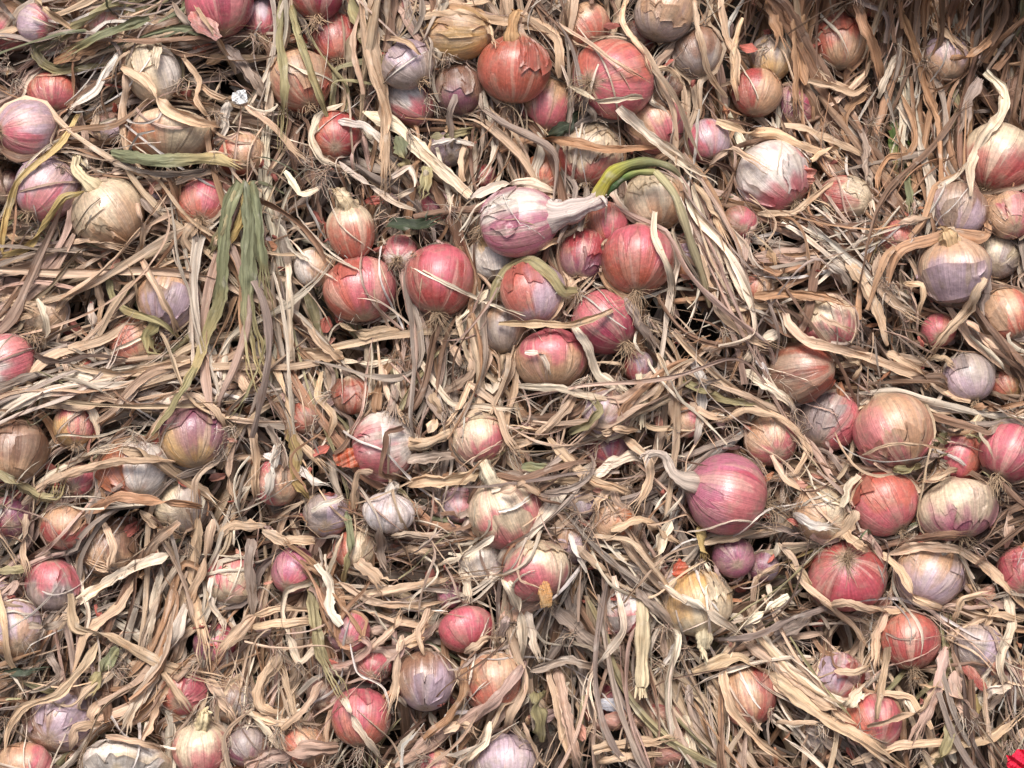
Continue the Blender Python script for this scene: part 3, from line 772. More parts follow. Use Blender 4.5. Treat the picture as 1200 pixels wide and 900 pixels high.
def build_onion(o):
    r = np.random.default_rng(o['seed'])
    axis = np.array([math.cos(o['ti']) * math.cos(o['ax']), math.cos(o['ti']) * math.sin(o['ax']), math.sin(o['ti'])])
    c = o['c'].copy(); R = o['R']
    b = Bulb(c - axis * 0.02 * R, R, o['el'], axis, o['seed'])
    o['bulb'] = b
    root_w = world(c + np.array([0, -R * 0.64, -R * 0.77]) * 0.98)
    e = empty('onion', root_w)
    tag(e, o['label'], 'onion', 'onions heaped with their dry leaves')
    ONION_OBJ[o['label']] = e
    # bulb
    NP, NTT = DIMS['phi'], DIMS['t']
    ph = np.linspace(0, 2 * np.pi, NP, endpoint=False)[None, :].repeat(NTT, 0)
    tmax = 1.0 if any(o['label'].startswith(k) for k in NECKS) else 0.93
    tt = (np.linspace(0.012, tmax, NTT) ** 0.97)[:, None].repeat(NP, 1)
    W, D, L = b.at(ph, tt)
    V = W.reshape(-1, 3)
    q = grid_quads(NTT, NP, 0, True)
    at = onion_attrs(b, o, ph, tt, D, L)
    # close both ends with a centre point
    ends = np.stack([W[0].mean(0), W[-1].mean(0) + axis * R * 0.01])
    nV = len(V); V = np.vstack([V, ends])
    j = np.arange(NP); j2 = (j + 1) % NP
    tri = np.concatenate([np.stack([np.full(NP, nV), j2, j], 1), np.stack([np.full(NP, nV + 1), (NTT - 1) * NP + j, (NTT - 1) * NP + j2], 1)])
    for k in at:
        typ, d = at[k]; d = np.asarray(d)
        first, last = d[0:1], d[-1:]
        at[k] = (typ, np.concatenate([d, first, last]))
    link_mesh('bulb', world(V), q, M_ONION, e, at, root_w, tri)
    # loose papery skin, torn along its edges and lifting off
    if 'p' in o['fl']:
        for k in range(2 if (r.random() < 0.4 and R > 0.024) else 1):
            A_, B_ = 30, 14
            toward = unit(np.array([r.normal(0, 0.8), r.normal(0.1, 0.8), 0.7]))
            ph_c = math.atan2(toward @ b.e2, toward @ b.e1)
            span = r.uniform(0.45, 1.3)
            t0, t1 = (r.uniform(0.10, 0.25), r.uniform(0.42, 0.6)) if r.random() < 0.5 else (r.uniform(0.42, 0.55), r.uniform(0.78, 0.88))
            x = np.linspace(-1, 1, A_)[None, :].repeat(B_, 0); y = np.linspace(0, 1, B_)[:, None].repeat(A_, 1)
            # outline torn into a few points; the sheet narrows towards one corner
            sl = 1 - 0.45 * r.random() * (y if r.random() < 0.5 else 1 - y)
            sx = sine_noise(y, r, 4, 1.0) * 0.10
            kx = np.sort(r.uniform(-1, 1, 9)); kx[0], kx[-1] = -1, 1
            jag0 = np.interp(x, kx, r.uniform(0, 1, 9) ** 2 * 0.16); jag1 = np.interp(x, kx, r.uniform(0, 1, 9) ** 2 * 0.16)
            phx = ph_c + span * sl * (x + sx)
            tq = np.clip((t0 + jag0) * (1 - y) + (t1 - jag1) * y, 0.03, 0.93)
            edge = np.maximum(np.abs(x) ** 8, np.maximum((1 - y) ** 8, y ** 8))
            off = R * (0.010 + 0.012 * k + (0.02 + 0.06 * (0.5 + 0.5 * sine_noise(x * 0.7 + y * 0.4, r, 2, 0.8))) * edge * r.uniform(0.5, 1.5))
            W2, D2, L2 = b.at(phx, tq, off)
            link_mesh('loose_skin', world(W2.reshape(-1, 3)), grid_quads(B_, A_), M_PEEL, e,
                      onion_attrs(b, o, phx, tq, D2, L2, r.choice([0.14, 0.22, -0.06])), root_w)
    # roots
    if 'r' in o['fl'] or (o['cov'] == 0 and r.random() < 0.45):
        cnt = 46 if 'r' in o['fl'] else 18
        base = b.c - axis * R * o['el'] * 0.93
        ps = root_paths(base, -axis + np.array([0, 0, 0.35]), r, cnt, R * (1.0 if 'r' in o['fl'] else 0.6))
        hv, hq, hu = hair(ps, 0.00042, r)
        link_mesh('root_tuft', world(hv), hq, M_ROOT, e, leaf_attrs(hu, ROOTC * r.uniform(0.75, 1.1), r.random()), root_w)
    # neck
    nk = next((NECKS[k] for k in NECKS if o['label'].startswith(k)), None)
    if nk:
        pts, w0, w1, colr = nk
        nz0 = c[2] + R * 0.25 + 0.006
        p3 = [px2loc(x, y, nz0 + 0.004 * math.sin(i * 1.3) + (0.012 if len(pts) > 5 else 0.004) * min(i, 4) / 4) for i, (x, y) in enumerate(pts)]
        p3 = [b.c + axis * R * o['el'] * 0.66] + p3
        K = 26
        path = catmull(np.array(p3), K)
        s = np.linspace(0, 1, K)
        rad = (w1 + (w0 * 1.25 - w1) * (1 - s) ** 2.4) * S * (1 + 0.13 * np.sin(s * 17 + r.uniform(0, 6)))
        rad[-1] *= 0.75
        rad[:6] *= np.array([0.35, 0.5, 0.65, 0.78, 0.9, 0.97])
        V, luv = tube(path, rad, 22, r, 0.20, 0.75, 5)
        V += r.normal(0, 0.0003, V.shape)
        nV = V.reshape(-1, 3)
        nko = link_mesh('neck', world(nV), grid_quads(K, 22, 0, True), M_LEAF, e, leaf_attrs(luv, lin(colr), r.random()), root_w)
        # frayed wisps at the neck's end
        fr = []
        for _ in range(7):
            d = unit(path[-1] - path[-3] + r.normal(0, 0.5, 3) * np.linalg.norm(path[-1] - path[-3]))
            st = path[-2] + r.normal(0, 0.4, 3) * rad[-1]
            fr.append(np.array([st + d * k * 0.0022 + np.array([0, -0.0003, 0]) * k * k for k in range(5)]))
        P = np.array(fr); Wd = np.linspace(1, 0.25, 5)[None, :].repeat(7, 0) * r.uniform(0.003, 0.006, (7, 1))
        V, luv = ribbons(P, Wd, r.uniform(-1, 1, (7, 1)).repeat(5, 1), r.uniform(-.6, .6, 7), r.uniform(0, .2, 7), 3, r)
        link_mesh('frayed_end', world(strips(V).reshape(-1, 3)), strip_quads(5, 3, 7), M_LEAF, e, leaf_attrs(strips(luv), lin(colr), r.random()), root_w)
    return e

for o in ON:
    build_onion(o)

# the fresh green stalk that grows out of the thick-necked pink onion: two tubes that arch over and droop
g_e = ONION_OBJ['white and magenta pink onion with a thick neck and green stalk']
def onion_part_ribbon(name, pts, wid, colr, e, lifts, flat=0.45):
    r = np.random.default_rng(5)
    p3 = np.array([px2loc(x, y, z) for (x, y), z in zip(pts, lifts)])
    K = 34; path = catmull(p3, K); s = np.linspace(0, 1, K)
    rad = np.interp(s, np.linspace(0, 1, len(wid)), wid) * S
    V, luv = tube(path, rad * (1 + 0.12 * np.sin(s * 23)), 14, r, 0.16, flat, 3)
    cs = np.array([lin(c) for c in colr])
    tint = np.stack([np.interp(s, np.linspace(0, 1, len(cs)), cs[:, k]) for k in range(3)], 1)[:, None, :].repeat(14, 1).reshape(-1, 3)
    org = np.array(e.location)
    link_mesh(name, world(V.reshape(-1, 3)), grid_quads(K, 14, 0, True), M_LEAF, e, leaf_attrs(luv, tint, 0.4), org)
zb = [o for o in ON if o['label'].startswith('white and magenta')][0]['c'][2]
onion_part_ribbon('green_stalk', [(697, 238), (705, 222), (716, 206), (735, 194), (765, 190), (788, 197), (797, 206)], [7, 8.5, 8, 6, 5, 4, 2],
                  [(186, 172, 130), (184, 172, 74), (166, 160, 66), (132, 134, 78), (128, 130, 88), (158, 150, 112), (178, 164, 128)], g_e,
                  [zb + .012, zb + .018, zb + .024, zb + .03, zb + .032, zb + .03, zb + .022])
onion_part_ribbon('green_stalk', [(703, 236), (713, 222), (728, 209), (748, 201), (768, 201)], [4, 6, 5.5, 4.5, 4],
                  [(140, 146, 84), (74, 114, 62), (96, 126, 66), (140, 144, 84), (162, 156, 104)], g_e,
                  [zb + .010, zb + .016, zb + .024, zb + .029, zb + .03])
onion_part_ribbon('drooping_stalk', [(768, 201), (778, 212), (790, 228), (799, 250), (810, 285), (824, 325), (832, 360)], [4, 5, 5, 5, 4.5, 4, 2],
                  [(180, 170, 126), (172, 160, 124), (176, 162, 128), (164, 150, 118), (160, 144, 114), (150, 132, 104)], g_e,
                  [zb + .030, zb + .034, zb + .036, zb + .034, zb + .026, zb + .016, zb + .004])

# ------------------------------------------------------------------ the garlic bulb
def build_garlic():
    r = np.random.default_rng(77)
    c = px2loc(455, 601, 0.008); R = 29 * S
    axis = unit(np.array([0.12, 0.95, 0.25]))
    b = Bulb(c, R, 0.80, axis, 77)
    rw = world(c + np.array([0, -R * 0.6, -R * 0.7]))
    e = empty('garlic_bulb', rw)
    tag(e, 'small white garlic bulb with ribbed cloves lying among the straw', 'garlic')
    NP, NTT = 80, 30
    ph = np.linspace(0, 2 * np.pi, NP, endpoint=False)[None, :].repeat(NTT, 0)
    tt = np.linspace(0.012, 1.0, NTT)[:, None].repeat(NP, 1)
    W, D, L = b.at(ph, tt)
    amp = np.sin(np.clip(tt, 0, 1) * np.pi) ** 0.6 * 0.12 * R
    W = W + D * (amp * (np.abs(np.cos(ph * 5.5 * 1.0)) ** 0.5 - 0.6))[..., None]
    o = dict(A=lin((206, 198, 194)), B=lin((190, 176, 172)), bd=1.0, seed=77)
    at = onion_attrs(b, o, ph, tt * 0.7 + 0.06, D, L)
    link_mesh('cloves', world(W.reshape(-1, 3)), grid_quads(NTT, NP, 0, True), M_ONION, e, at, rw)
    p = np.array([b.c + axis * R * 0.85, b.c + axis * R * 1.05 + np.array([.001, 0, 0]), b.c + axis * R * 1.2 + np.array([.004, 0, .002])])
    V, luv = tube(catmull(p, 12), np.linspace(0.0055, 0.004, 12), 14, r, 0.16, 0.9, 5)
    link_mesh('neck', world(V.reshape(-1, 3)), grid_quads(12, 14, 0, True), M_LEAF, e, leaf_attrs(luv, lin((226, 214, 200)), .3), rw)
    return e
build_garlic()
OC = np.vstack([OC, px2loc(455, 601, 0.008)]); OR = np.append(OR, 29 * S); OCOV = np.append(OCOV, 0)
# ------------------------------------------------------------------ loose scraps of onion skin
def skin_scrap(px, py, a, b, ang, curl, n, ca, cb, seed, label=None, parent=None, name='onion_skin', tiltv=(0, 0)):
    r = np.random.default_rng(seed)
    K = 22
    x = np.linspace(-1, 1, K)[None, :].repeat(K, 0); y = np.linspace(-1, 1, K)[:, None].repeat(K, 1)
    th = np.arctan2(y, x)
    rag = 1 + 0.24 * sine_noise(th / 6.28 * 2, r, 5, 1.0)
    sq = np.maximum(np.abs(x), np.abs(y)) / np.maximum(np.hypot(x, y), 1e-6)
    xx = x * (0.35 + 0.65 * sq) * rag; yy = y * (0.35 + 0.65 * sq) * rag
    c = px2loc(px, py, n); an = math.radians(ang)
    e1 = np.array([math.cos(an), math.sin(an), tiltv[0]]); e2 = np.array([-math.sin(an), math.cos(an), tiltv[1]])
    A, B = a * S, b * S
    curl = curl * 0.55
    h = -curl * B * (yy ** 2) - 0.25 * curl * A * (xx ** 2) * 0.5 + 0.16 * B * sine_noise(xx * 1.2 + yy * 0.6, r, 3, 0.8)
    P = c + e1 * (xx * A)[..., None] + e2 * (yy * B)[..., None] + np.array([0, 0, 1.0]) * h[..., None]
    D = unit(np.stack([xx * 0.3, yy, np.ones_like(xx)], -1))
    o = dict(A=lin(ca), B=lin(cb), bd=math.radians(ang + 200), seed=seed)
    ph = yy * 1.2 + 2; tt = 0.5 + xx * 0.22
    at = onion_attrs(None, o, ph, tt, D, np.stack([xx, yy, h / B], -1))
    org = np.array(parent.location) if parent is not None else world(c)
    ob = link_mesh(name, world(P.reshape(-1, 3)), grid_quads(K, K), M_PEEL, parent, at, org)
    if parent is None:
        tag(ob, label, 'onion skin', 'loose onion skins')
    return ob

def H_of(u, v, lift=0.0):
    """Outer surface of the bulbs over a point of the face (floor: the straw mat)."""
    h = face_relief(u, v) - 0.008
    for c, R in zip(OC, OR):
        d2 = (u - c[0]) ** 2 + (v - c[1]) ** 2
        h = np.where(d2 < R * R, np.maximum(h, c[2] + np.sqrt(np.maximum(R * R - d2, 0)) * 0.98), h)
    return h

def zed(px, py):
    return float(H_of(np.array([(px - 600) * S]), np.array([(450 - py) * S]))[0])

fl = ONION_OBJ['pink onion with an orange skin flap']
zf = [o for o in ON if o['label'] == 'pink onion with an orange skin flap'][0]
skin_scrap(413, 536, 13, 20, 100, 0.5, zf['c'][2] + 0.010, (196, 88, 52), (206, 112, 70), 501, parent=fl, name='skin_flap')
e4 = ONION_OBJ['large deep pink onion shedding a pale flap of skin']
z4 = [o for o in ON if o['label'].startswith('large deep pink')][0]['c'][2]
skin_scrap(240, 30, 20, 11, 150, 0.5, z4 + 0.026, (226, 176, 166), (206, 110, 100), 502, parent=e4, name='skin_flap')
e61 = ONION_OBJ['white and red onion with a flapping skin']
z61 = [o for o in ON if o['label'].startswith('white and red onion')][0]['c'][2]
skin_scrap(938, 204, 9, 20, 75, -0.4, z61 + 0.020, (206, 96, 84), (224, 150, 130), 503, parent=e61, name='skin_flap', tiltv=(0.5, 0.1))
skin_scrap(232, 48, 15, 12, -30, 0.6, zed(232, 48) + .006, (202, 96, 62), (206, 112, 70), 504, 'small orange curl of onion skin under the large deep pink onion')
skin_scrap(797, 667, 11, 8, 60, 0.6, zed(797, 667) + .008, (226, 92, 58), (220, 110, 70), 505, 'bright orange scrap of skin above the golden onion')
skin_scrap(783, 682, 13, 8, 70, 0.4, zed(783, 682) + .008, (226, 196, 184), (236, 220, 206), 506, 'whitish scrap of skin beside the golden onion')
skin_scrap(639, 697, 7, 17, 5, 0.5, zed(639, 697) + .012, (206, 150, 88), (214, 170, 110), 507, 'amber skin fragment standing below the glossy coral pink onion')
skin_scrap(1143, 795, 18, 7, -50, 0.6, zed(1143, 795) + .006, (190, 84, 76), (200, 120, 100), 508, 'reddish brown skin strip beside the dusty grey onion')
skin_scrap(720, 847, 24, 11, 4, 1.5, zed(720, 847) + .006, (184, 128, 112), (200, 154, 136), 509, 'pinkish torn skin lying open beside a redder one')
skin_scrap(764, 840, 30, 15, 10, 1.6, zed(764, 840) + .010, (150, 66, 64), (214, 172, 146), 510, 'torn open red onion skin with a cream inside')
skin_scrap(728, 828, 24, 9, -5, 0.4, zed(728, 828) + .004, (200, 204, 220), (216, 216, 224), 511, 'bluish white inner skin behind the torn open red skin')
skin_scrap(786, 886, 20, 11, 10, 1.4, zed(786, 886) + .004, (176, 112, 98), (196, 144, 124), 512, 'coral skin shred beneath the torn open red skin')
skin_scrap(612, 712, 26, 14, 30, 0.5, zed(612, 712) + .004, (206, 150, 120), (220, 178, 150), 513, 'pale coral skin caught under the long forked leaf')
skin_scrap(850, 826, 16, 32, 20, 0.7, zed(850, 826) + .004, (176, 150, 126), (190, 160, 130), 514, 'split tan skin hull beside the bright red onion')
skin_scrap(1155, 700, 14, 9, 40, 0.5, zed(1155, 700) + .004, (180, 120, 100), (200, 150, 120), 515, 'small dull skin flake near the bright rose onion')

# ------------------------------------------------------------------ traced leaves
LC = dict(S=(207, 179, 151), P=(224, 207, 186), W=(220, 211, 200), B=(140, 110, 90), R=(174, 136, 106), K=(166, 148, 134), O=(158, 148, 112),
          G=(128, 130, 100), D=(62, 70, 54), Y=(190, 166, 114), N=(198, 168, 150), F=(84, 104, 52), X=(98, 80, 70))
CNAME = dict(S='straw', P='pale straw', W='whitish', B='brown', R='rusty', K='grey brown', O='olive', G='green', D='dark green', Y='yellow', N='pinkish', F='green')
OFFS = dict(A=(0, 0), B=(400, 0), C=(800, 0), D=(0, 300), E=(400, 300), F=(800, 300), G=(0, 600), H=(400, 600), I=(800, 600), Z=None)
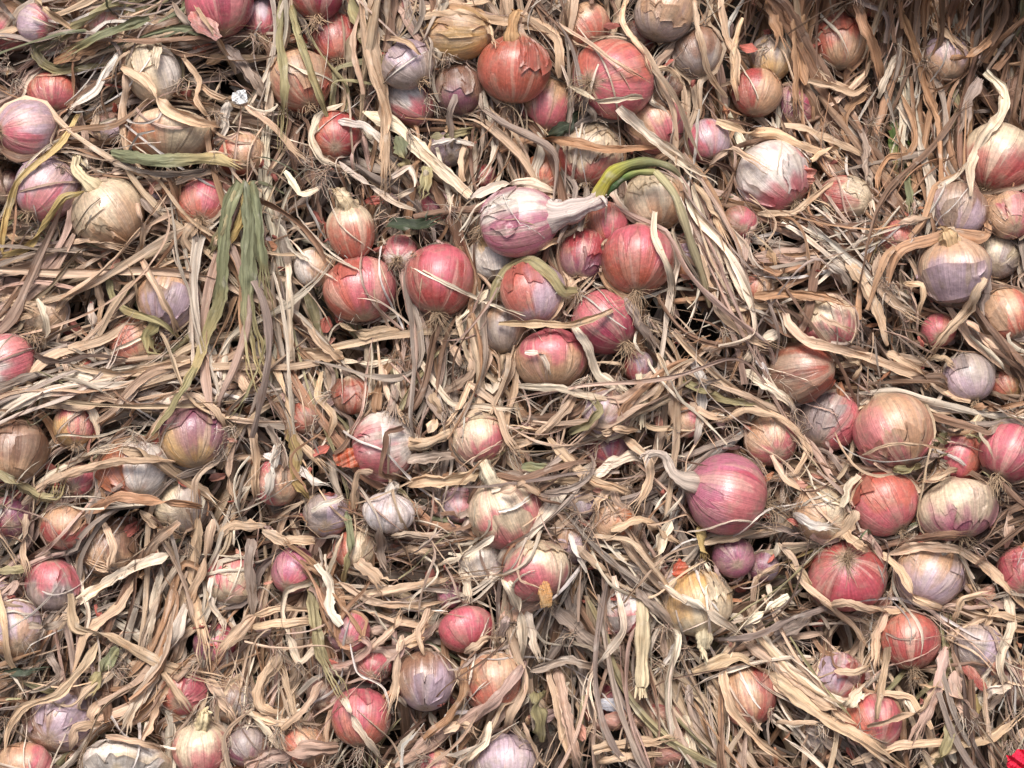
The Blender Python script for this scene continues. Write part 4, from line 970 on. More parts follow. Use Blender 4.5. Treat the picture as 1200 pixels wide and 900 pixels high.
# section, width, colour, centre line (thirds of a step inside that section of the face)
TR = '''
A 42 O 470 0 380 20 290 80 210 130 120 178 150 225 200 245 270 235 390 225
A 38 G 530 62 440 95 330 140 200 210
A 55 R 390 135 300 170 190 215
A 28 W 435 172 380 240 340 310 245 388
A 26 Y 275 400 225 490 150 560 60 650 20 760 0 890
A 30 Y 300 672 230 690 150 790 90 880 10 900
A 30 P 560 145 552 190 540 245
A 34 S 440 255 430 400 445 530
A 46 S 415 215 510 290 590 380 700 430 770 442
A 50 G 390 535 520 562 640 562 760 550 850 592
A 24 K 370 560 500 600 640 612 770 590
A 24 S 540 665 640 630 770 598
A 30 O 985 -10 985 150 1002 300 990 450 985 540
A 30 O 1015 -10 1060 150 1110 300 1150 410
A 30 Y 885 640 850 750 780 900
A 28 P 1205 365 1120 410 1095 470 1130 560 1210 592
A 42 W 800 360 785 440 755 505
A 28 S 850 355 940 430 1000 490 1075 565
A 24 S 640 190 700 290 690 350 725 405
A 34 B 250 -5 262 30 258 70
A 26 S 125 -5 190 60 262 102
A 20 S 830 262 780 160 670 -5
A 28 K 495 700 560 770 650 805
A 20 S 130 862 330 850 510 892
A 22 S 480 715 502 790 494 890
A 26 K 690 110 640 60 600 0
A 30 S 340 400 330 440 350 490
A 26 S 700 300 790 350 840 340
A 30 K 780 150 850 220 920 330
A 26 P 1000 600 1060 680 1130 660
A 44 K 800 170 880 260 930 330
B 52 O 30 -10 70 100 115 200 150 350
B 42 S 105 -10 115 150 150 300 152 480 150 720
B 34 S 65 -10 95 200 160 420 140 560
B 48 P 80 392 200 450 300 550 380 620 455 690
B 24 P -10 570 90 640 180 710 265 742
B 28 W -10 428 80 440 140 492
B 40 S 228 72 330 40 430 50 530 72 660 95 770 112
B 30 S 245 32 400 12 530 0
B 20 S 510 60 520 110 548 165
B 38 S 600 40 700 90 760 140 772 272
B 20 S 1000 -5 990 80 1060 180 1100 285
B 22 P 800 300 900 352 1010 345 1085 345
B 16 S 760 78 900 170 1000 240 1095 302
B 34 R 555 532 650 490 760 490 900 520 1110 522
B 44 P 975 378 1080 480 1200 570 1310 655
B 26 P 1105 742 1098 830 1130 900 1160 980 1168 1060 1152 1140
B 36 P 455 695 560 652 660 640 770 682
B 58 D 725 475 780 450 845 405
B 56 D 165 785 260 795 345 765
B 18 K 490 330 500 450 480 590
B 18 K 522 340 540 480 572 625
B 50 G 200 478 225 600
B 44 O 300 585 295 650 270 705
B 24 W 310 512 400 490 465 512
B 30 O 315 482 390 472 465 455
B 28 S 685 885 780 830 865 768
B 26 K 400 330 380 420 390 520
B 22 S 440 480 420 570 430 640
B 24 S 130 130 210 140 280 190
B 22 P 180 620 240 590 260 650 190 700
B 22 S 1090 250 1150 240 1210 300
C 55 R 435 -10 420 100 412 200 430 300
C 34 R 390 10 400 250 410 410
C 42 R 600 -10 640 90 680 180 692 275
C 30 R 755 -10 810 150 850 300 900 420 910 560 915 655
C 34 R 1115 -10 1090 120 1000 200 875 212
C 40 P 1062 252 1125 310 1122 400 1050 490 1010 590 1012 690
C 24 R 768 330 810 420 820 500 790 545 720 550 690 600 690 690
C 26 S 345 440 430 450 540 500 645 552
C 24 S 95 575 170 520 240 560 305 602
C 42 S 115 428 220 460 330 470 450 520 585 570
C 32 P -10 690 30 850 45 920
C 26 S 40 -10 60 130 90 250 155 345
C 28 S 135 -10 150 120 190 200 190 335
C 24 S 212 65 172 200 192 355
C 28 P 755 185 720 260 688 345
C 24 S 498 382 570 330 640 260 662 215
C 24 S 455 238 530 290 605 322
C 24 S 265 752 380 750 450 700 535 638
C 20 P 855 682 960 620 1055 518
C 44 K 1045 275 1000 370 978 490
C 48 B 700 618 740 700 785 765
C 28 S 755 782 875 758
C 28 S 845 58 940 130 1005 192
C 40 B 1142 -10 1150 150 1118 305
C 44 F 735 420 745 520 738 620
C 40 F 815 390 805 520 800 720
C 30 G 780 600 800 700 790 780
C 44 R 300 -10 320 60 350 150
C 36 B 490 -10 470 100 440 220
C 36 R 340 -10 380 70 420 80
C 40 B 700 150 690 250 720 330
C 34 R 640 330 570 400 580 520
C 30 S 40 640 90 700 130 800 180 910
C 40 K 620 440 640 520 660 640
C 40 R 900 420 860 330 880 250
C 30 S 420 280 520 300 600 330 660 290
C 40 R 860 -10 870 60 860 110
C 36 R 950 -10 990 60 960 130
C 26 S 450 560 520 520 580 570
D 28 S 245 -5 330 50 352 170 338 265
D 28 S 315 48 260 120 195 195
D 28 S 488 -5 540 90 600 210 655 305
D 40 O 710 262 600 340 500 420 410 490
D 48 S 430 478 310 520 150 510 -10 498
D 44 S -10 60 130 30 260 5
D 40 S -10 138 80 170 145 192
D 28 S -10 232 60 222 125 198
D 32 P 320 168 325 270 332 365
D 36 P 225 318 270 460 330 560 348 648
D 34 P 95 835 200 760 330 690 490 655
D 38 S 75 875 160 800 280 750 450 715 615 726
D 46 S 412 678 520 700 640 780 760 870 810 898
D 40 O -10 752 60 800 140 850 205 848 222 775
D 38 R 295 905 420 845 540 860 710 882
D 26 O 378 28 395 150 440 190 560 230 645 295
D 40 S 398 58 415 120 445 185
D 46 O 565 228 520 270 525 320 572 345
D 20 W 680 420 760 480 860 510 985 485
D 32 S 990 488 920 540 850 590 810 650 768 748
D 28 W 925 698 1040 740 1100 790 1165 816
D 38 W 985 638 960 740 928 865
D 44 Y 1005 608 1040 680 1040 780 1085 855
D 28 S 820 645 805 780 832 895
D 34 S 880 565 900 700 900 845
D 28 S 955 348 1000 480 1030 620 1100 700 1155 765
D 38 S 895 45 960 180 1005 305
D 28 P 1010 25 1020 200 1030 395
D 28 S 1130 408 1120 500 1170 560 1150 645
D 46 S 1045 338 1120 352 1205 350
D 28 S 1055 208 1130 310 1205 372
D 56 S 825 385 855 430 885 485
D 24 W 782 365 775 420 780 475
D 24 W 1095 892 1205 848
D 34 P 805 -5 760 90 715 215
D 24 S 515 645 600 530 655 478
D 30 P 130 150 165 240 150 330
D 30 S 210 300 250 420 350 440 430 400
D 26 S 600 500 690 490 760 540 800 620
D 30 K 940 600 1000 700 1000 800
D 46 S 690 0 650 -60 700 -130
E 28 N 215 45 235 180 260 280 240 425
E 28 P 515 115 470 170 405 245
E 46 O 525 155 580 50 660 20 740 70 790 130 840 125
E 28 S 555 235 700 240 820 240 955 188
E 42 P 815 235 870 320 910 420 1000 480 1095 512
E 38 S -10 235 60 270 205 258
E 30 P -10 368 100 382 205 362
E 24 P 265 325 320 440 390 520 500 530 645 542
E 26 S 468 315 450 440 400 560 345 625
E 32 S 445 448 540 520 570 600 610 680 645 725
E 28 P 615 458 740 460 860 490 935 502
E 34 S 835 475 760 570 680 640 585 672
E 34 S 728 638 790 710 870 780 1005 832
E 38 P 885 785 960 720 1065 698
E 34 S 995 635 1080 720 1080 800 1035 900
E 32 S 1150 365 1165 500 1148 655
E 34 P 1068 415 1062 520 1050 605
E 28 S 915 622 980 610 1045 612
E 22 B 218 602 160 620 150 700 145 770 205 782
E 48 S 490 758 400 785 320 790 235 800
E 44 K 230 722 310 705 410 700
E 28 S 675 778 800 790 905 812
E 34 G 635 742 720 742 805 728
E 26 S 110 758 60 760 45 820 40 890
E 38 K 995 145 1050 240 1112 335
E 20 P 645 338 710 350 732 435
E 24 S 138 358 160 480 232 595
E 24 P 188 368 200 450 212 525
E 38 K 268 398 310 500 372 595
E 46 S 298 468 325 510 352 565
E 24 S 380 620 300 660 240 650
E 30 K 170 420 190 500 160 590
E 30 S 420 380 400 330 330 280
E 26 P 480 350 490 430 530 470 560 430
E 26 S 870 480 830 540 790 560
E 30 O 800 620 870 590 910 540 880 490
E 24 S 1110 340 1140 420 1120 480 1070 520
E 36 S 560 830 640 800 720 850
E 30 S 960 820 900 860 890 900
F 28 P 148 -5 190 100 275 198
F 40 S 690 -10 690 90 760 180 870 245
F 38 S 1065 75 1000 190 920 280 855 375
F 40 S 350 165 370 240 430 300 550 330 660 355 740 390 850 430 960 500 1015 512
F 28 S 108 125 130 200 240 290 355 328
F 46 P 335 268 260 310 218 375
F 50 R 185 278 90 330 35 372
F 36 W 30 365 70 440 65 560 42 668
F 24 W 262 358 292 410 268 495
F 32 P 215 408 310 460 405 545
F 28 S 135 585 220 540 320 560 400 610 440 680 398 765
F 34 O -10 438 100 490 200 510 315 522
F 42 S 995 225 1080 300 1190 395
F 14 S 615 702 720 665 850 665 935 682
F 32 O 735 752 790 748 845 738
F 28 S 838 792 900 780 965 748
F 12 P 1028 578 1060 650 1102 722
F 28 R 1015 530 1100 532 1205 518
F 34 R 255 142 380 130 500 150 585 192
F 20 S 478 208 540 240 625 282
F 42 S 565 -10 640 100 690 200 722 315
F 24 S 778 98 842 100 830 205
F 34 S 718 338 820 400 885 475
F 28 S 138 190 250 180 355 192
F 30 S 60 -10 80 60 110 130
F 28 K 500 20 560 60 600 140
F 30 S 560 340 630 390 600 440
F 26 S 860 360 930 360 960 400
F 26 S 540 390 620 370 700 400
F 30 R 430 40 330 60 250 30
F 30 S 20 520 90 560 160 570
F 26 S 310 700 360 780 420 830 400 890
F 30 P 560 880 590 800 620 770
G 42 S 630 35 540 110 480 220 420 330 300 420 255 565
G 46 P 600 148 480 190 380 250 275 312
G 48 S 695 25 680 200 690 350 720 450 732 565
G 38 S 748 25 720 180 660 335
G 50 P 655 325 600 460 540 570 480 670 425 785
G 38 S 248 285 265 410 380 430 500 500 600 550 740 580 880 612
G 32 S 345 455 280 560 200 640 80 690 30 760 15 850
G 26 S -5 265 20 430 30 520 75 600 70 690
G 24 P 740 228 740 320 790 400 778 445
G 42 K 880 95 880 230 890 365
G 50 S 895 365 830 430 765 505
G 32 P 1115 238 1000 280 990 340 1020 450 1050 530 1115 475
G 32 S 885 402 1000 390 1105 380
G 28 S 895 362 980 340 1085 340
G 46 O 1090 195 1110 400 1130 500 1205 690
G 42 S 755 105 800 50 935 44
G 38 S 925 68 1000 100 1105 100
G 50 S 1000 485 920 600 915 680 975 712
G 28 S 858 698 960 740 1065 735
G 28 P 865 698 930 760 985 835
G 24 S 1052 765 990 560 965 515
G 28 S 1135 595 1060 700 995 765
G 26 S 498 805 540 720 562 635
G 42 S 728 578 780 660 835 765
G 42 B 395 518 380 640 368 745
G 28 K 645 155 570 270 510 440 500 565
G 28 P 565 195 540 330 518 475
G 46 G 415 475 350 570 305 645
G 70 N 865 895 1000 845 1190 828
G 38 S 245 835 270 760 355 740
G 24 S 375 790 500 810 585 842
G 32 O -10 202 50 205 105 198
G 24 S 95 5 80 150 112 245
G 16 P 1130 285 1170 170 1205 75
G 34 S 490 -5 560 60 640 90
G 30 S 360 30 400 130 380 200 300 170
G 30 K 100 400 170 400 240 370
G 30 D -10 572 80 560 160 540
G 34 S 560 560 640 660 680 720
G 34 K 170 500 210 570 190 610
H 40 P 565 225 610 310 640 400 635 535
H 48 N 642 520 560 640 450 730 320 810 190 895
H 36 P 648 345 672 430 692 525
H 28 S -10 248 100 310 220 330 360 318
H 32 S -10 302 160 280 300 250 450 220 600 210
H 28 P 535 82 440 150 335 188
H 28 G 20 -5 30 120 8 245
H 36 K 130 55 140 130 155 215
H 50 S 55 175 110 220 170 280
H 32 P 418 188 440 250 446 318
H 24 S 305 335 270 440 292 505
H 28 S 88 495 190 400 215 335
H 24 S 195 472 280 420 325 345
H 32 S 212 435 190 600 158 738
H 32 R 432 515 430 630 380 720 285 795
H 28 P -5 645 70 770 145 875
H 32 P 525 735 500 810 435 880
H 18 W 445 698 370 720 365 762
H 26 P 958 225 990 420 900 540 870 620 892 748
H 54 K 745 335 860 440 970 545
H 54 K 795 428 930 480 995 545
H 36 K 665 562 780 520 905 552
H 46 N 758 555 790 700 835 900
H 28 S 728 555 760 700 802 870
H 20 S 638 738 690 860 725 895
H 36 S 885 835 1020 810 1190 800
H 24 W 798 75 830 140 862 215
H 32 S 828 118 880 170 945 212
H 36 S 945 62 1060 30 1190 112
H 44 P 1160 30 1120 110 1108 205
H 28 P 998 175 1100 240 1210 315
H 44 K 975 185 1080 310 1195 435
H 24 S 915 150 1000 160 1085 170
H 28 S 195 142 260 130 325 145
H 28 K 175 82 260 80 355 92
H 60 O 690 635 700 720 705 810
H 18 W 1192 435 1150 510 1095 585
H 12 W 28 465 60 560 150 620 172 705
H 34 S 360 770 440 750 480 790
H 30 K 590 360 560 430 570 470
H 30 S 430 500 500 450 570 440
H 30 S 900 880 1000 860 1130 850
I 50 S 35 562 200 510 290 570 400 650 540 740 700 840 790 900
I 42 S 215 455 300 520 440 640 610 748
I 36 P -10 295 100 360 218 438
I 32 P 375 295 290 350 205 402
I 36 S 178 445 140 560 170 690 260 790 380 900
I 24 S 335 108 400 170 420 240 490 310 600 400 655 475
I 32 S 495 332 580 315 680 350 800 342
I 36 S 715 355 680 430 682 570
I 32 S 722 475 700 600 678 728
I 32 S 698 148 760 200 820 300 910 342
I 36 S 715 152 850 120 960 130 1060 190 1210 335
I 32 B 685 132 840 90 1035 74
I 38 P 1138 285 1160 400 1120 490 1115 540 1135 605
I 32 S 925 455 1000 400 1100 360 1200 382
I 28 S 955 385 980 310 1085 284
I 44 N 925 475 900 620 840 740 798 880
I 60 N 955 555 970 640 1035 768
I 40 S 835 895 960 820 1090 790 1205 688
I 28 S 645 755 760 720 850 690 905 595
I 32 S 595 885 760 820 925 810
I 44 P 575 690 610 650 650 615
I 24 S 688 640 800 650 875 765
I 44 O 940 735 930 820 885 895
I 36 Y 55 55 72 110 76 178
I 28 S 238 335 260 240 365 178
I 38 W 395 8 470 50 535 50
I 50 S 610 -5 580 50 535 88
I 36 K 18 555 30 690 82 808
I 40 P -5 700 25 800 55 895
I 44 K 325 435 400 400 455 348
I 46 N 1152 -5 1150 60 1138 128
I 18 S 325 742 400 740 505 746
I 32 S 75 112 200 80 315 58
I 36 S 565 65 610 110 655 138
I 50 Y 1000 635 1030 680 1025 720
I 30 S 420 520 500 510 560 480
I 26 S 530 560 620 560 660 540
I 34 S 1040 320 1100 340 1060 400
I 30 S 380 180 440 240 470 330
I 26 P 300 250 320 330 380 380
I 30 S 890 560 940 640 1000 740
I 30 K 430 760 500 800 580 900
I 36 P 1060 640 1110 620 1160 610
Z 54 G 283 211 270 240 262 300 258 350 245 388 230 433 213 460
Z 24 O 232 425 213 460 178 510
Z 58 G 287 212 293 260 290 310 290 367 297 417 310 457
Z 36 G 296 214 304 262 308 320 316 370
Z 30 O 278 214 262 262 244 300
Z 30 Y 292 215 283 255 262 298
'''
LAND = [(620, 255, 'onion with the green stalk'), (455, 600, 'garlic bulb'), (851, 578, 'lilac onion with a twisted neck'),
        (818, 708, 'golden onion with its neck down'), (992, 675, 'dark red onion crowned with roots'), (516, 328, 'glossy red onion with roots underneath'),
        (718, 92, 'big pink onion with bristly roots'), (127, 249, 'round cream onion with a bent neck'), (199, 160, 'squat cream onion with an orange flank'),
        (227, 511, 'purple and gold onion'), (234, 876, 'small pointed cream onion'), (594, 598, 'pink onion with an upright neck'),
        (1172, 188, 'big cream onion with a red underside'), (905, 208, 'white and red onion'), (1047, 505, 'large matte pink onion'),
        (750, 843, 'torn open red skin'), (285, 300, 'two broad green leaves'), (602, 80, 'rusty onion with a pointed neck'),
        (545, 737, 'smooth bare pink onion'), (646, 420, 'squat tan onion'), (450, 522, 'onion with an orange skin flap'),
        (1068, 750, 'coral red onion seated on roots'), (1120, 597, 'cream ringed onion with a lilac face'), (938, 436, 'half brown half red onion'),
        (62, 685, 'pink onion with silvery skin'), (498, 797, 'brown and lavender onion'), (1117, 316, 'lilac onion with a tan cap'),
        (412, 270, 'tall coral onion'), (257, 5, 'large deep pink onion'), (985, 48, 'orange onion in a papery nest'),
        (157, 552, 'orange and white onion'), (425, 840, 'peeling coral onion'), (8, 425, 'white onion with a pink rim'),
        (353, 95, 'orange red onion'), (876, 814, 'red onion in a split skin'), (738, 714, 'onion with the straight pale stalk'),
        (70, 842, 'big brown onion in shade'), (198, 349, 'tan and lilac onion'), (709, 376, 'smooth bright pink onion')]
LEAF_N = [0]
LEAVES = []

def smooth1(a, k=2):
    for _ in range(k):
        b = a.copy(); b[1:-1] = 0.25 * a[:-2] + 0.5 * a[1:-1] + 0.25 * a[2:]; a = b
    return a

def leaf_label(pxy, wpx, cn, length, bend):
    best = min(LAND, key=lambda L: min((L[0] - x) ** 2 + (L[1] - y) ** 2 for x, y in pxy))
    dmin = math.sqrt(min((best[0] - x) ** 2 + (best[1] - y) ** 2 for x, y in pxy))
    rel = 'lying across' if dmin < 22 else ('beside' if dmin < 75 else 'a little way off')
    rel = rel if rel != 'a little way off' else 'in the straw near'
    wn = 'thin' if wpx < 22 else ('narrow' if wpx < 32 else ('broad' if wpx > 43 else 'strappy'))
    ln = 'long' if length > 0.10 else ('short' if length < 0.05 else '')
    sh = 'curling' if bend > 1.1 else ('bent' if bend > 0.55 else 'straight')
    adj = ' '.join(x for x in (ln, wn, sh, cn) if x)
    ref = best[2]
    while len((adj + ' leaf ' + rel + ' the ' + ref).split()) > 16: adj = ' '.join(adj.split()[1:])
    return f"{adj} leaf {rel} the {ref}"

def make_leaf(path, width, colr, cname, seed, roll_amp=0.55, wpx=30, J=7, flip=0.4):
    """path (K,3) local; one dry leaf as a thing of its own."""
    r = np.random.default_rng(seed)
    K = len(path); s = np.linspace(0, 1, K)
    ends = r.uniform(0.08, 0.85, 2)
    prof = np.minimum(1, ends[0] + (1 - ends[0]) * (s / 0.12) ** 0.8) * np.minimum(1, ends[1] + (1 - ends[1]) * ((1 - s) / 0.25) ** 0.8)
    wd = width * prof * (1 + 0.20 * sine_noise(s * 1.6, r, 3, 1.5))
    roll = roll_amp * sine_noise(s, r, 2, 0.8) + r.normal(0, 0.15)
    if r.random() < flip:
        tc_ = r.uniform(0.2, 0.8)
        roll = roll + np.pi * r.choice([-1, 1]) / (1 + np.exp(-(s - tc_) * r.uniform(14, 30)))
    V, luv = ribbons(path[None], wd[None], roll[None], np.array([r.choice([-1, 1]) * r.uniform(0.1, 0.7)]), np.array([r.uniform(0.06, 0.24)]), J, r)
    V = V + r.normal(0, 0.00012, V.shape)
    base = lin(colr) * r.uniform(0.88, 1.10)
    e0 = r.uniform(0.85, 1.2) * np.array([1, r.uniform(.97, 1.03), r.uniform(.92, 1.08)]); e1 = r.uniform(0.75, 1.15) * np.array([1, .95, .88])
    tint = base * (e0[None] * (1 - s[:, None]) + e1[None] * s[:, None])
    if cname == 'green':      # wilting: the tip has dried to straw
        dry = np.clip((s - r.uniform(0.35, 0.6)) / 0.4, 0, 1)[:, None] * 0.8
        tint = tint * (1 - dry) + lin((186, 164, 118)) * dry
    tint = np.clip(tint, 0, 0.86)[:, None, :].repeat(2 * (J - 1), 1).reshape(-1, 3)
    V, luv = fray(strips(V), r, 0.45), strips(luv)
    org = world(path[K // 2])
    o = link_mesh('dry_leaf' if cname not in ('green', 'dark green') else 'green_leaf', world(V.reshape(-1, 3)), strip_quads(K, J), M_LEAF, None,
                  leaf_attrs(luv, tint, r.random()), org)
    pxy = [(p[0] * DIST / (DIST - p[2]) / S + 600, 450 - p[1] * DIST / (DIST - p[2]) / S) for p in path]
    L = float(np.linalg.norm(np.diff(path, axis=0), axis=1).sum())
    T = unit(np.diff(path[:, :2], axis=0)); ang = np.abs(np.arccos(np.clip((T[1:] * T[:-1]).sum(1), -1, 1))).sum()
    tag(o, leaf_label(pxy, wpx, cname, L, ang), 'leaf', 'leaves strewn over the onions')
    LEAVES.append((o, cname, wpx, pxy, L, ang))
    LEAF_N[0] += 1
    return o

def traced_leaves():
    for i, ln in enumerate(TR.strip().splitlines()):
        f = ln.split(); sec, wpx, cc = f[0], float(f[1]), f[2]
        p = np.array([float(x) for x in f[3:]]).reshape(-1, 2)
        if OFFS[sec] is not None:
            p = p / 3.0 + np.array(OFFS[sec])
        r = np.random.default_rng(3000 + i)
        Lpx = np.linalg.norm(np.diff(p, axis=0), axis=1).sum()
        K = int(np.clip(Lpx / 5, 12, 60))
        q = catmull(np.c_[p, np.zeros(len(p))], K)[:, :2]
        sl = np.concatenate([[0], np.cumsum(np.linalg.norm(np.diff(p, axis=0), axis=1))]); sq = np.linspace(0, sl[-1], K)
        q = 0.6 * q + 0.4 * np.stack([np.interp(sq, sl, p[:, k]) for k in range(2)], 1)
        q = q + np.c_[sine_noise(np.linspace(0, 1, K), r, 3, 1.2), sine_noise(np.linspace(0, 1, K), r, 3, 1.2)] * 1.3
        u, v = (q[:, 0] - 600) * S, (450 - q[:, 1]) * S
        h = H_of(u, v)
        env = h.copy()
        for _ in range(3):
            env[1:-1] = np.maximum(env[1:-1], np.maximum(env[:-2], env[2:]) * 0.55 + env[1:-1] * 0.45)
        env = np.maximum(smooth1(env, 6), h)
        s = np.linspace(0, 1, K)
        lift = 0.006 + r.uniform(0, 0.011) + 0.004 * sine_noise(s, r, 2, 1.0)
        if sec == 'Z': lift = lift + 0.016
        if cc == 'F': lift = lift - 0.022
        dive = 0.012 * (np.clip(1 - s / 0.15, 0, 1) ** 1.5 * r.uniform(0, 1.2) + np.clip(1 - (1 - s) / 0.15, 0, 1) ** 1.5 * r.uniform(0, 1.2))
        n = np.maximum(env + lift - dive, h + 0.0022 if cc != 'F' else -1)
        n = np.maximum(smooth1(n, 2), h + 0.0018 if cc != 'F' else -1)
        path = np.stack([px2loc(x, y, z) for (x, y), z in zip(q, n)])
        make_leaf(path, wpx / 3.0 * S * 1.0, LC[cc], CNAME[cc], 3000 + i, 0.22 if sec == 'Z' else 0.5, wpx=wpx, flip=0.0 if sec == 'Z' else 0.35)
traced_leaves()

# ------------------------------------------------------------------ the mat of leaves between the bulbs
FIELD = [(900, 60, 90), (1000, 120, 85), (1100, 60, 80), (840, 120, 95), (1150, 130, 100), (430, 100, 92), (440, 200, 100), (300, 320, 100), (330, 430, 115),
         (100, 320, 20), (60, 400, 10), (150, 460, 8), (60, 560, 30), (200, 700, 60), (150, 780, 55), (250, 680, 85), (330, 760, 90), (420, 430, 110), (500, 440, 105),
         (560, 470, 70), (850, 400, -20), (860, 470, 170), (1000, 400, 150), (1060, 340, 130), (950, 800, 145), (880, 700, 40), (1050, 800, 60), (640, 760, 95),
         (480, 680, 5), (430, 640, 160), (730, 620, 155), (760, 700, 110), (900, 260, 160), (820, 300, 105), (560, 200, 95), (700, 500, 50), (780, 560, 20),
         (220, 60, 35), (180, 30, 20), (300, 150, 130), (220, 210, 170), (1150, 620, 10), (1120, 700, 150), (1100, 850, 100), (720, 780, 100), (550, 850, 60), (350, 560, 60),
         (280, 590, 95), (930, 300, 170), (60, 850, 45), (450, 880, 50), (850, 860, 130), (1080, 240, 95), (1170, 420, 140), (620, 540, 15)]
FXY = np.array([(a, b) for a, b, _ in FIELD], float); FA = np.radians([c for _, _, c in FIELD])
def field_angle(px, py):
    w = 1.0 / (((px[:, None] - FXY[None, :, 0]) ** 2 + (py[:, None] - FXY[None, :, 1]) ** 2) + 30.0 ** 2) ** 1.5
    return 0.5 * np.arctan2((w * np.sin(2 * FA)).sum(1), (w * np.cos(2 * FA)).sum(1))

POCKETS = [(986, 746, -0.035, 24), (1140, 474, -0.03, 13), (1119, 676, -0.03, 12), (800, 270, -0.03, 14), (226, 752, -0.03, 18), (70, 780, -0.03, 16),
           (630, 800, -0.035, 16), (20, 196, -0.03, 14), (1145, 160, -0.04, 18), (455, 405, -0.03, 14), (135, 500, -0.03, 14), (690, 655, -0.03, 10), (345, 790, -0.03, 14)]
PC = np.array([px2loc(x, y, z + float(face_relief((x - 600) * S, (450 - y) * S))) for x, y, z, r_ in POCKETS]); PR = np.array([r_ * S for *_, r_ in POCKETS])
def push_out(P, gap=1.04):
    """Leaves bend round the bulbs; over half-buried ones they may lie on the face of the bulb."""
    sh = P.shape; Q = P.reshape(-1, 3)
    for c, R, cv in zip(np.vstack([OC, PC]), np.append(OR, PR), np.append(OCOV, np.full(len(PR), 0))):
        d = Q - c
        la = d[:, 0] ** 2 + d[:, 1] ** 2
        hit = (d * d).sum(1) < (R * gap) ** 2
        if cv < 2:            # leaves part in front of a bulb that shows
            hit |= (la < ((0.68, 0.42)[cv] * R) ** 2) & (d[:, 2] > 0) & (d[:, 2] < R + 0.05)
        idx = np.nonzero(hit)[0]
        if not len(idx): continue
        dd = d[idx].copy()
        if cv == 0:
            lat = np.hypot(dd[:, 0], dd[:, 1])
            dd[:, 2] = np.minimum(dd[:, 2], np.where(lat > 0.72 * R, 0.62 * R, -0.05 * R))
        elif cv == 1:
            la1 = np.hypot(dd[:, 0], dd[:, 1])
            dd[:, 2] = np.where((dd[:, 2] > 0.72 * R) & (la1 > 0.42 * R), dd[:, 2], np.minimum(dd[:, 2], 0.3 * R))
        else:
            dd[:, 2] = np.where(dd[:, 2] > 0.45 * R, dd[:, 2], np.minimum(dd[:, 2], 0.2 * R))
        Q[idx] = c + unit(dd) * R * gap
    return Q.reshape(sh)

def smooth_paths(P, k):
    for _ in range(k):
        P = P.copy()
        P[:, 1:-1] = 0.25 * P[:, :-2] + 0.5 * P[:, 1:-1] + 0.25 * P[:, 2:]
    return P

def strand_paths(M, tuft, depth, K, lengths, jitter, R_, margin=110, spread=0.16, push=True):
    nt_ = M // tuft + 1
    cx = R_.uniform(-margin, 1200 + margin, nt_); cy = R_.uniform(-margin, 900 + margin, nt_)
    ca = field_angle(cx, cy) + R_.normal(0, jitter, nt_) + np.pi * (R_.random(nt_) < 0.5)
    cn = R_.uniform(depth[0], depth[1], nt_); cl = R_.uniform(lengths[0], lengths[1], nt_); ck = R_.normal(0, 0.9, nt_)
    idx = np.repeat(np.arange(nt_), tuft)[:M]
    x = (cx[idx] + R_.normal(0, 11, M) - 600) * S; y = (450 - cy[idx] - R_.normal(0, 11, M)) * S
    a = ca[idx] + R_.normal(0, spread, M); L = cl[idx] * R_.uniform(0.55, 1.2, M); kap = ck[idx] * 0.7 + R_.normal(0, 0.45, M)
    t = np.linspace(0, 1, K)[None]
    am = R_.uniform(0.05, 0.32, nt_)[idx][:, None] * R_.uniform(0.5, 1.5, (M, 1)); om = R_.uniform(3, 9, nt_)[idx][:, None]; ph = (R_.uniform(0, 6.28, nt_)[idx] + R_.normal(0, 0.5, M))[:, None]
    hook = (R_.random((M, 1)) < 0.12) * R_.normal(0, 2.0, (M, 1))
    th = a[:, None] + kap[:, None] * (t - 0.3) + am * np.sin(om * t + ph) + hook * np.clip((t - 0.6) / 0.4, 0, 1) ** 2
    for _ in range(2):
        kt = R_.uniform(0.15, 0.85, (M, 1)); kang = (R_.random((M, 1)) < 0.22) * R_.normal(0, 0.8, (M, 1))
        th = th + kang * (t > kt)
    st = (L / (K - 1))[:, None]
    u = x[:, None] + np.cumsum(np.cos(th) * st, 1) - 0.5 * np.cos(a)[:, None] * L[:, None]
    v = y[:, None] + np.cumsum(np.sin(th) * st, 1) - 0.5 * np.sin(a)[:, None] * L[:, None]
    n0 = cn[idx] + R_.normal(0, 0.006, M)
    arch = R_.uniform(-0.004, 0.016, (M, 1))
    n = n0[:, None] + arch * np.sin(np.pi * t) + 0.004 * np.sin(om * t * 0.8 + 2 * ph) + face_relief(u, v)
    P = np.stack([u, v, n], -1)
    if push:
        for _ in range(3):
            P = push_out(P); P = smooth_paths(P, 2)
        P = push_out(P, 1.02)
    return P, idx

LIT_COL = np.array([lin(LC[c]) for c in 'SPBRKNOWGYX'])
LIT_P = np.array([.28, .16, .15, .11, .15, .13, .02, .004, .004, .002, .04]); LIT_P /= LIT_P.sum()

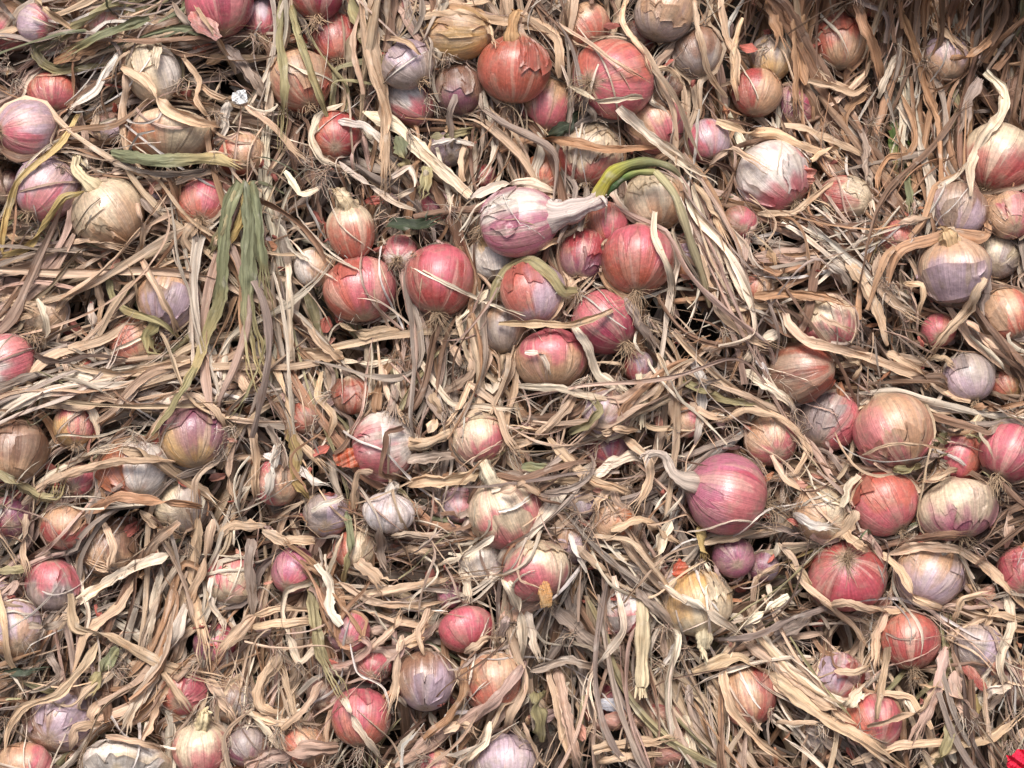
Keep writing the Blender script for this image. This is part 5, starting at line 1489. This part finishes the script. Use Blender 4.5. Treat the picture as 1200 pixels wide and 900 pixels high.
def litter(name, M, tuft, depth, K, J, lengths, widths, jitter, seed, label, drape=False):
    R_ = np.random.default_rng(seed)
    P, idx = strand_paths(M, tuft, depth, K, lengths, jitter, R_, push=not drape)
    if drape:
        h = H_of(P[..., 0], P[..., 1]); env = h.copy()
        for _ in range(8):
            env[:, 1:-1] = 0.25 * env[:, :-2] + 0.5 * env[:, 1:-1] + 0.25 * env[:, 2:]
            env = np.maximum(env, h)
        P[..., 2] = env + 0.0022 + R_.uniform(0, 0.003, (M, 1))
    t = np.linspace(0, 1, K)[None]
    W = R_.uniform(widths[0], widths[1], (M, 1)) * R_.uniform(0.6, 1.3, (M, 1))
    e0, e1 = R_.uniform(0.3, 1, (M, 1)), R_.uniform(0.15, 1, (M, 1))
    W = W * np.minimum(1, e0 + (1 - e0) * t / 0.12) * np.minimum(1, e1 + (1 - e1) * (1 - t) / 0.35) * (1 + 0.16 * np.sin(t * R_.uniform(8, 26, (M, 1)) + R_.uniform(0, 6, (M, 1))))
    roll = R_.normal(0, 0.55, (M, 1)) + R_.normal(0, 1.1, (M, 1)) * (t - 0.5) + 0.3 * np.sin(t * R_.uniform(4, 12, (M, 1)) + R_.uniform(0, 6, (M, 1)))
    V, luv = ribbons(P, W, roll, R_.choice([-1, 1], M) * R_.uniform(0.1, 0.8, M), R_.uniform(0.05, 0.28, M), J, R_)
    V = V + R_.normal(0, 0.00015, V.shape)
    nt_ = idx.max() + 1
    tc = R_.choice(len(LIT_COL), nt_, p=LIT_P); ic = R_.choice(len(LIT_COL), M, p=LIT_P)
    pick = np.where(R_.random(M) < 0.55, tc[idx], ic)
    far = (P[:, K // 2, 0] > 0.17) & (P[:, K // 2, 1] > 0.14) & (R_.random(M) < 0.6)     # rustier leaves; browner picks also paint that end's shade into their colour
    if drape: pick = R_.choice([0, 1, 1, 5, 7], M); far[:] = False
    pick = np.where(far, R_.choice([2, 3], M), pick)
    base = LIT_COL[pick] * R_.uniform(0.72, 1.10, (M, 1)) * R_.uniform(0.97, 1.03, (M, 3))
    f0 = R_.uniform(0.8, 1.2, (M, 1, 1)); f1 = R_.uniform(0.65, 1.15, (M, 1, 1))
    tint = base[:, None, :] * (f0 * (1 - t[..., None]) + f1 * t[..., None])
    V, luv = fray(strips(V), R_, 0.5), strips(luv); J2 = 2 * (J - 1)
    tint = np.clip(tint, 0, 0.86)[:, :, None, :].repeat(J2, 2)
    q = strip_quads(K, J, M)
    sd = R_.random(M)[:, None, None].repeat(K, 1).repeat(J2, 2)
    o = link_mesh(name, world(V.reshape(-1, 3)), q, M_LEAF, None, leaf_attrs(luv, tint.reshape(-1, 3), sd.reshape(-1)))
    return tag(o, label, 'straw', None, 'stuff')

litter('matted_straw', 2000, 6, (-0.095, -0.048), 16, 4, (0.10, 0.24), (0.005, 0.012), 0.6, 11, 'deep mat of old dry onion leaves underneath the bulbs')
litter('leaf_litter', 3000, 9, (-0.046, 0.005), 28, 5, (0.10, 0.27), (0.0030, 0.0095), 0.30, 12, 'tangled dry onion leaves packed between the bulbs')
litter('straw_shreds', 2000, 5, (-0.028, 0.004), 14, 3, (0.03, 0.14), (0.0008, 0.0030), 0.6, 13, 'thin shreds of dry leaf caught among the onions')
litter('leaf_shreds', 380, 2, (0, 0), 26, 3, (0.05, 0.16), (0.0008, 0.0036), 0.5, 14, 'loose wispy leaf shreds resting on top of the onions', drape=True)

# the top layer: single leaves that lie over the mat
def top_leaves(count):
    R_ = np.random.default_rng(21)
    P, idx = strand_paths(count, 3, (-0.012, 0.004), 26, (0.07, 0.19), 0.5, R_, margin=-10)
    keys = list('SPBRKNO'); pr = np.array([.36, .2, .1, .12, .12, .07, .03]); pr /= pr.sum()
    for i in range(count):
        cc = keys[R_.choice(len(keys), p=pr)]
        w = R_.uniform(18, 44)
        make_leaf(P[i], w / 3 * S, LC[cc], CNAME[cc], 7000 + i, 0.6, wpx=w)
top_leaves(max(0, 300 - LEAF_N[0]) if LEAF_N[0] < 300 else 0)
def tell_apart():
    # leaves that would share a label are told apart by the two bulbs they lie between
    from collections import Counter
    cnt = Counter(o['label'] for o, *_ in LEAVES)
    used = set(k for k in cnt if cnt[k] == 1)
    for o, cname, wpx, pxy, L, ang in LEAVES:
        if cnt[o['label']] < 2: continue
        mx, my = np.mean([p[0] for p in pxy]), np.mean([p[1] for p in pxy])
        near = sorted((x for x in ON if x['cov'] == 0 and len(x['label'].split()) <= 13), key=lambda x: (x['px'] - mx) ** 2 + (x['py'] - my) ** 2)[:3]
        wn = 'thin' if wpx < 22 else ('narrow' if wpx < 32 else ('broad' if wpx > 43 else 'strappy'))
        sh = 'curling' if ang > 1.1 else ('bent' if ang > 0.55 else 'straight')
        for nr in near:
          words_ = [w for w in ('long' if L > .1 else ('short' if L < .05 else ''), wn, sh) if w] + cname.split() + ['leaf', 'by', 'the'] + nr['label'].split()
          while len(words_) > 16: words_.pop(0)
          o['label'] = ' '.join(words_)
          if o['label'] not in used: break
        used.add(o['label'])
tell_apart()

# ------------------------------------------------------------------ fine roots and flakes
def fibres():
    R_ = np.random.default_rng(31)
    ps = []
    for k in range(330):
        px, py = R_.uniform(-40, 1240), R_.uniform(-40, 940)
        z = float(face_relief((px - 600) * S, (450 - py) * S)) + R_.uniform(-0.014, 0.008)
        d = unit(np.array([R_.normal(0, .6), R_.normal(-.6, .5), R_.normal(.2, .3)]))
        ps += root_paths(px2loc(px, py, z), d, R_, int(R_.integers(8, 26)), R_.uniform(0.015, 0.035), 1.0, 8)
    A = np.array(ps); A = push_out(A, 1.02)
    hv, hq, hu = hair(list(A), 0.00042, R_)
    n = len(A); t = (LIT_COL[R_.choice([0, 1, 4, 5], n)] * R_.uniform(0.7, 1.1, (n, 1)))[:, None, :].repeat(24, 1).reshape(-1, 3)
    o = link_mesh('root_fibres', world(hv), hq, M_ROOT, None, leaf_attrs(hu, t, np.repeat(R_.random(n), 24)))
    tag(o, 'fine wispy dried roots scattered through the straw', 'roots', None, 'stuff')
fibres()

def flakes():
    R_ = np.random.default_rng(41)
    M, K, J = 900, 5, 5
    px, py = R_.uniform(-60, 1260, M), R_.uniform(-60, 960, M)
    u0, v0 = (px - 600) * S, (450 - py) * S
    n0 = face_relief(u0, v0) + R_.uniform(-0.03, 0.0, M)
    C = np.stack([u0, v0, n0], -1); C = push_out(C[:, None, :], 1.05)[:, 0]
    d = unit(np.stack([R_.normal(0, 1, M), R_.normal(0, 1, M), R_.normal(0, .4, M)], -1))
    L = R_.uniform(0.006, 0.020, M)
    P = C[:, None, :] + d[:, None, :] * (np.linspace(-.5, .5, K)[None, :, None] * L[:, None, None])
    P[..., 2] += 0.003 * np.sin(np.linspace(0, 3, K))[None]
    W = (L * R_.uniform(0.3, 0.8, M))[:, None] * np.array([0.35, .85, 1, .8, .3])[None]
    V, luv = ribbons(P, W, R_.normal(0, .8, (M, 1)).repeat(K, 1), R_.normal(0, .6, M), R_.uniform(0, .2, M), J, R_)
    V = V + R_.normal(0, 0.0005, V.shape)
    cols = np.array([lin(c) for c in [(206, 150, 130), (190, 110, 96), (214, 178, 140), (226, 210, 186), (170, 120, 90), (200, 170, 160), (150, 90, 80)]])
    V, luv = strips(V), strips(luv); J2 = 2 * (J - 1)
    t = (cols[R_.choice(len(cols), M)])[:, None, :].repeat(K * J2, 1).reshape(-1, 3)
    q = strip_quads(K, J, M)
    o = link_mesh('skin_flakes', world(V.reshape(-1, 3)), q, M_LEAF, None, leaf_attrs(luv, t, np.repeat(R_.random(M), K * J2)))
    tag(o, 'papery flakes of onion skin sprinkled in the straw', 'skin flakes', None, 'stuff')
flakes()

# ------------------------------------------------------------------ scrap of paper and red cloth
def crumple(name, px, py, a, b, n, mat, seed, amp, ang=0, tint=None):
    r = np.random.default_rng(seed); K = 24
    x = np.linspace(-1, 1, K)[None, :].repeat(K, 0); y = np.linspace(-1, 1, K)[:, None].repeat(K, 1)
    th = np.arctan2(y, x); sq = np.maximum(np.abs(x), np.abs(y)) / np.maximum(np.hypot(x, y), 1e-6)
    rag = (0.5 + 0.5 * sq) * (1 + 0.08 * sine_noise(th / 6.28 * 3, r, 4, 1.0))
    an = math.radians(ang)
    h = amp * (sine_noise(x * 0.8 + y * 0.5, r, 4, 0.8) + 0.6 * np.abs(sine_noise(x * 0.6 - y, r, 3, 1.1)))
    X, Y = x * rag * a * S, y * rag * b * S
    P = px2loc(px, py, n) + np.stack([X * math.cos(an) - Y * math.sin(an), X * math.sin(an) + Y * math.cos(an), h], -1)
    at = leaf_attrs(np.stack([X, Y, 0 * X], -1), tint if tint is not None else np.array([1., 1, 1]), 0.5)
    return link_mesh(name, world(P.reshape(-1, 3)), grid_quads(K, K), mat, None, at, world(px2loc(px, py, n)))
pp = crumple('paper_scrap', 281, 114, 9, 8, zed(281, 114) + .016, M_LEAF, 61, 0.003, 10, np.array([.85, .85, .84]))
tag(pp, 'small crumpled scrap of white paper stuck on the straw', 'paper')
rc = crumple('cloth_scrap', 1196, 893, 15, 14, zed(1190, 890) + .026, M_CLOTH, 62, 0.006, 20)
tag(rc, 'bright red crumpled cloth corner lying on the straw', 'cloth')

# ------------------------------------------------------------------ the ground under the heap
def ground():
    K = 90
    u = np.linspace(-0.95, 0.95, K)[None, :].repeat(K, 0); v = np.linspace(-0.75, 0.75, K)[:, None].repeat(K, 1)
    r = np.random.default_rng(51)
    n = -0.105 + face_relief(u, v) + 0.006 * np.sin(u * 40 + 3 * np.sin(v * 17)) * np.cos(v * 33) + r.normal(0, 0.001, u.shape)
    o = link_mesh('ground', world(np.stack([u, v, n], -1).reshape(-1, 3)), grid_quads(K, K), M_SOIL)
    tag(o, kind='structure')
ground()
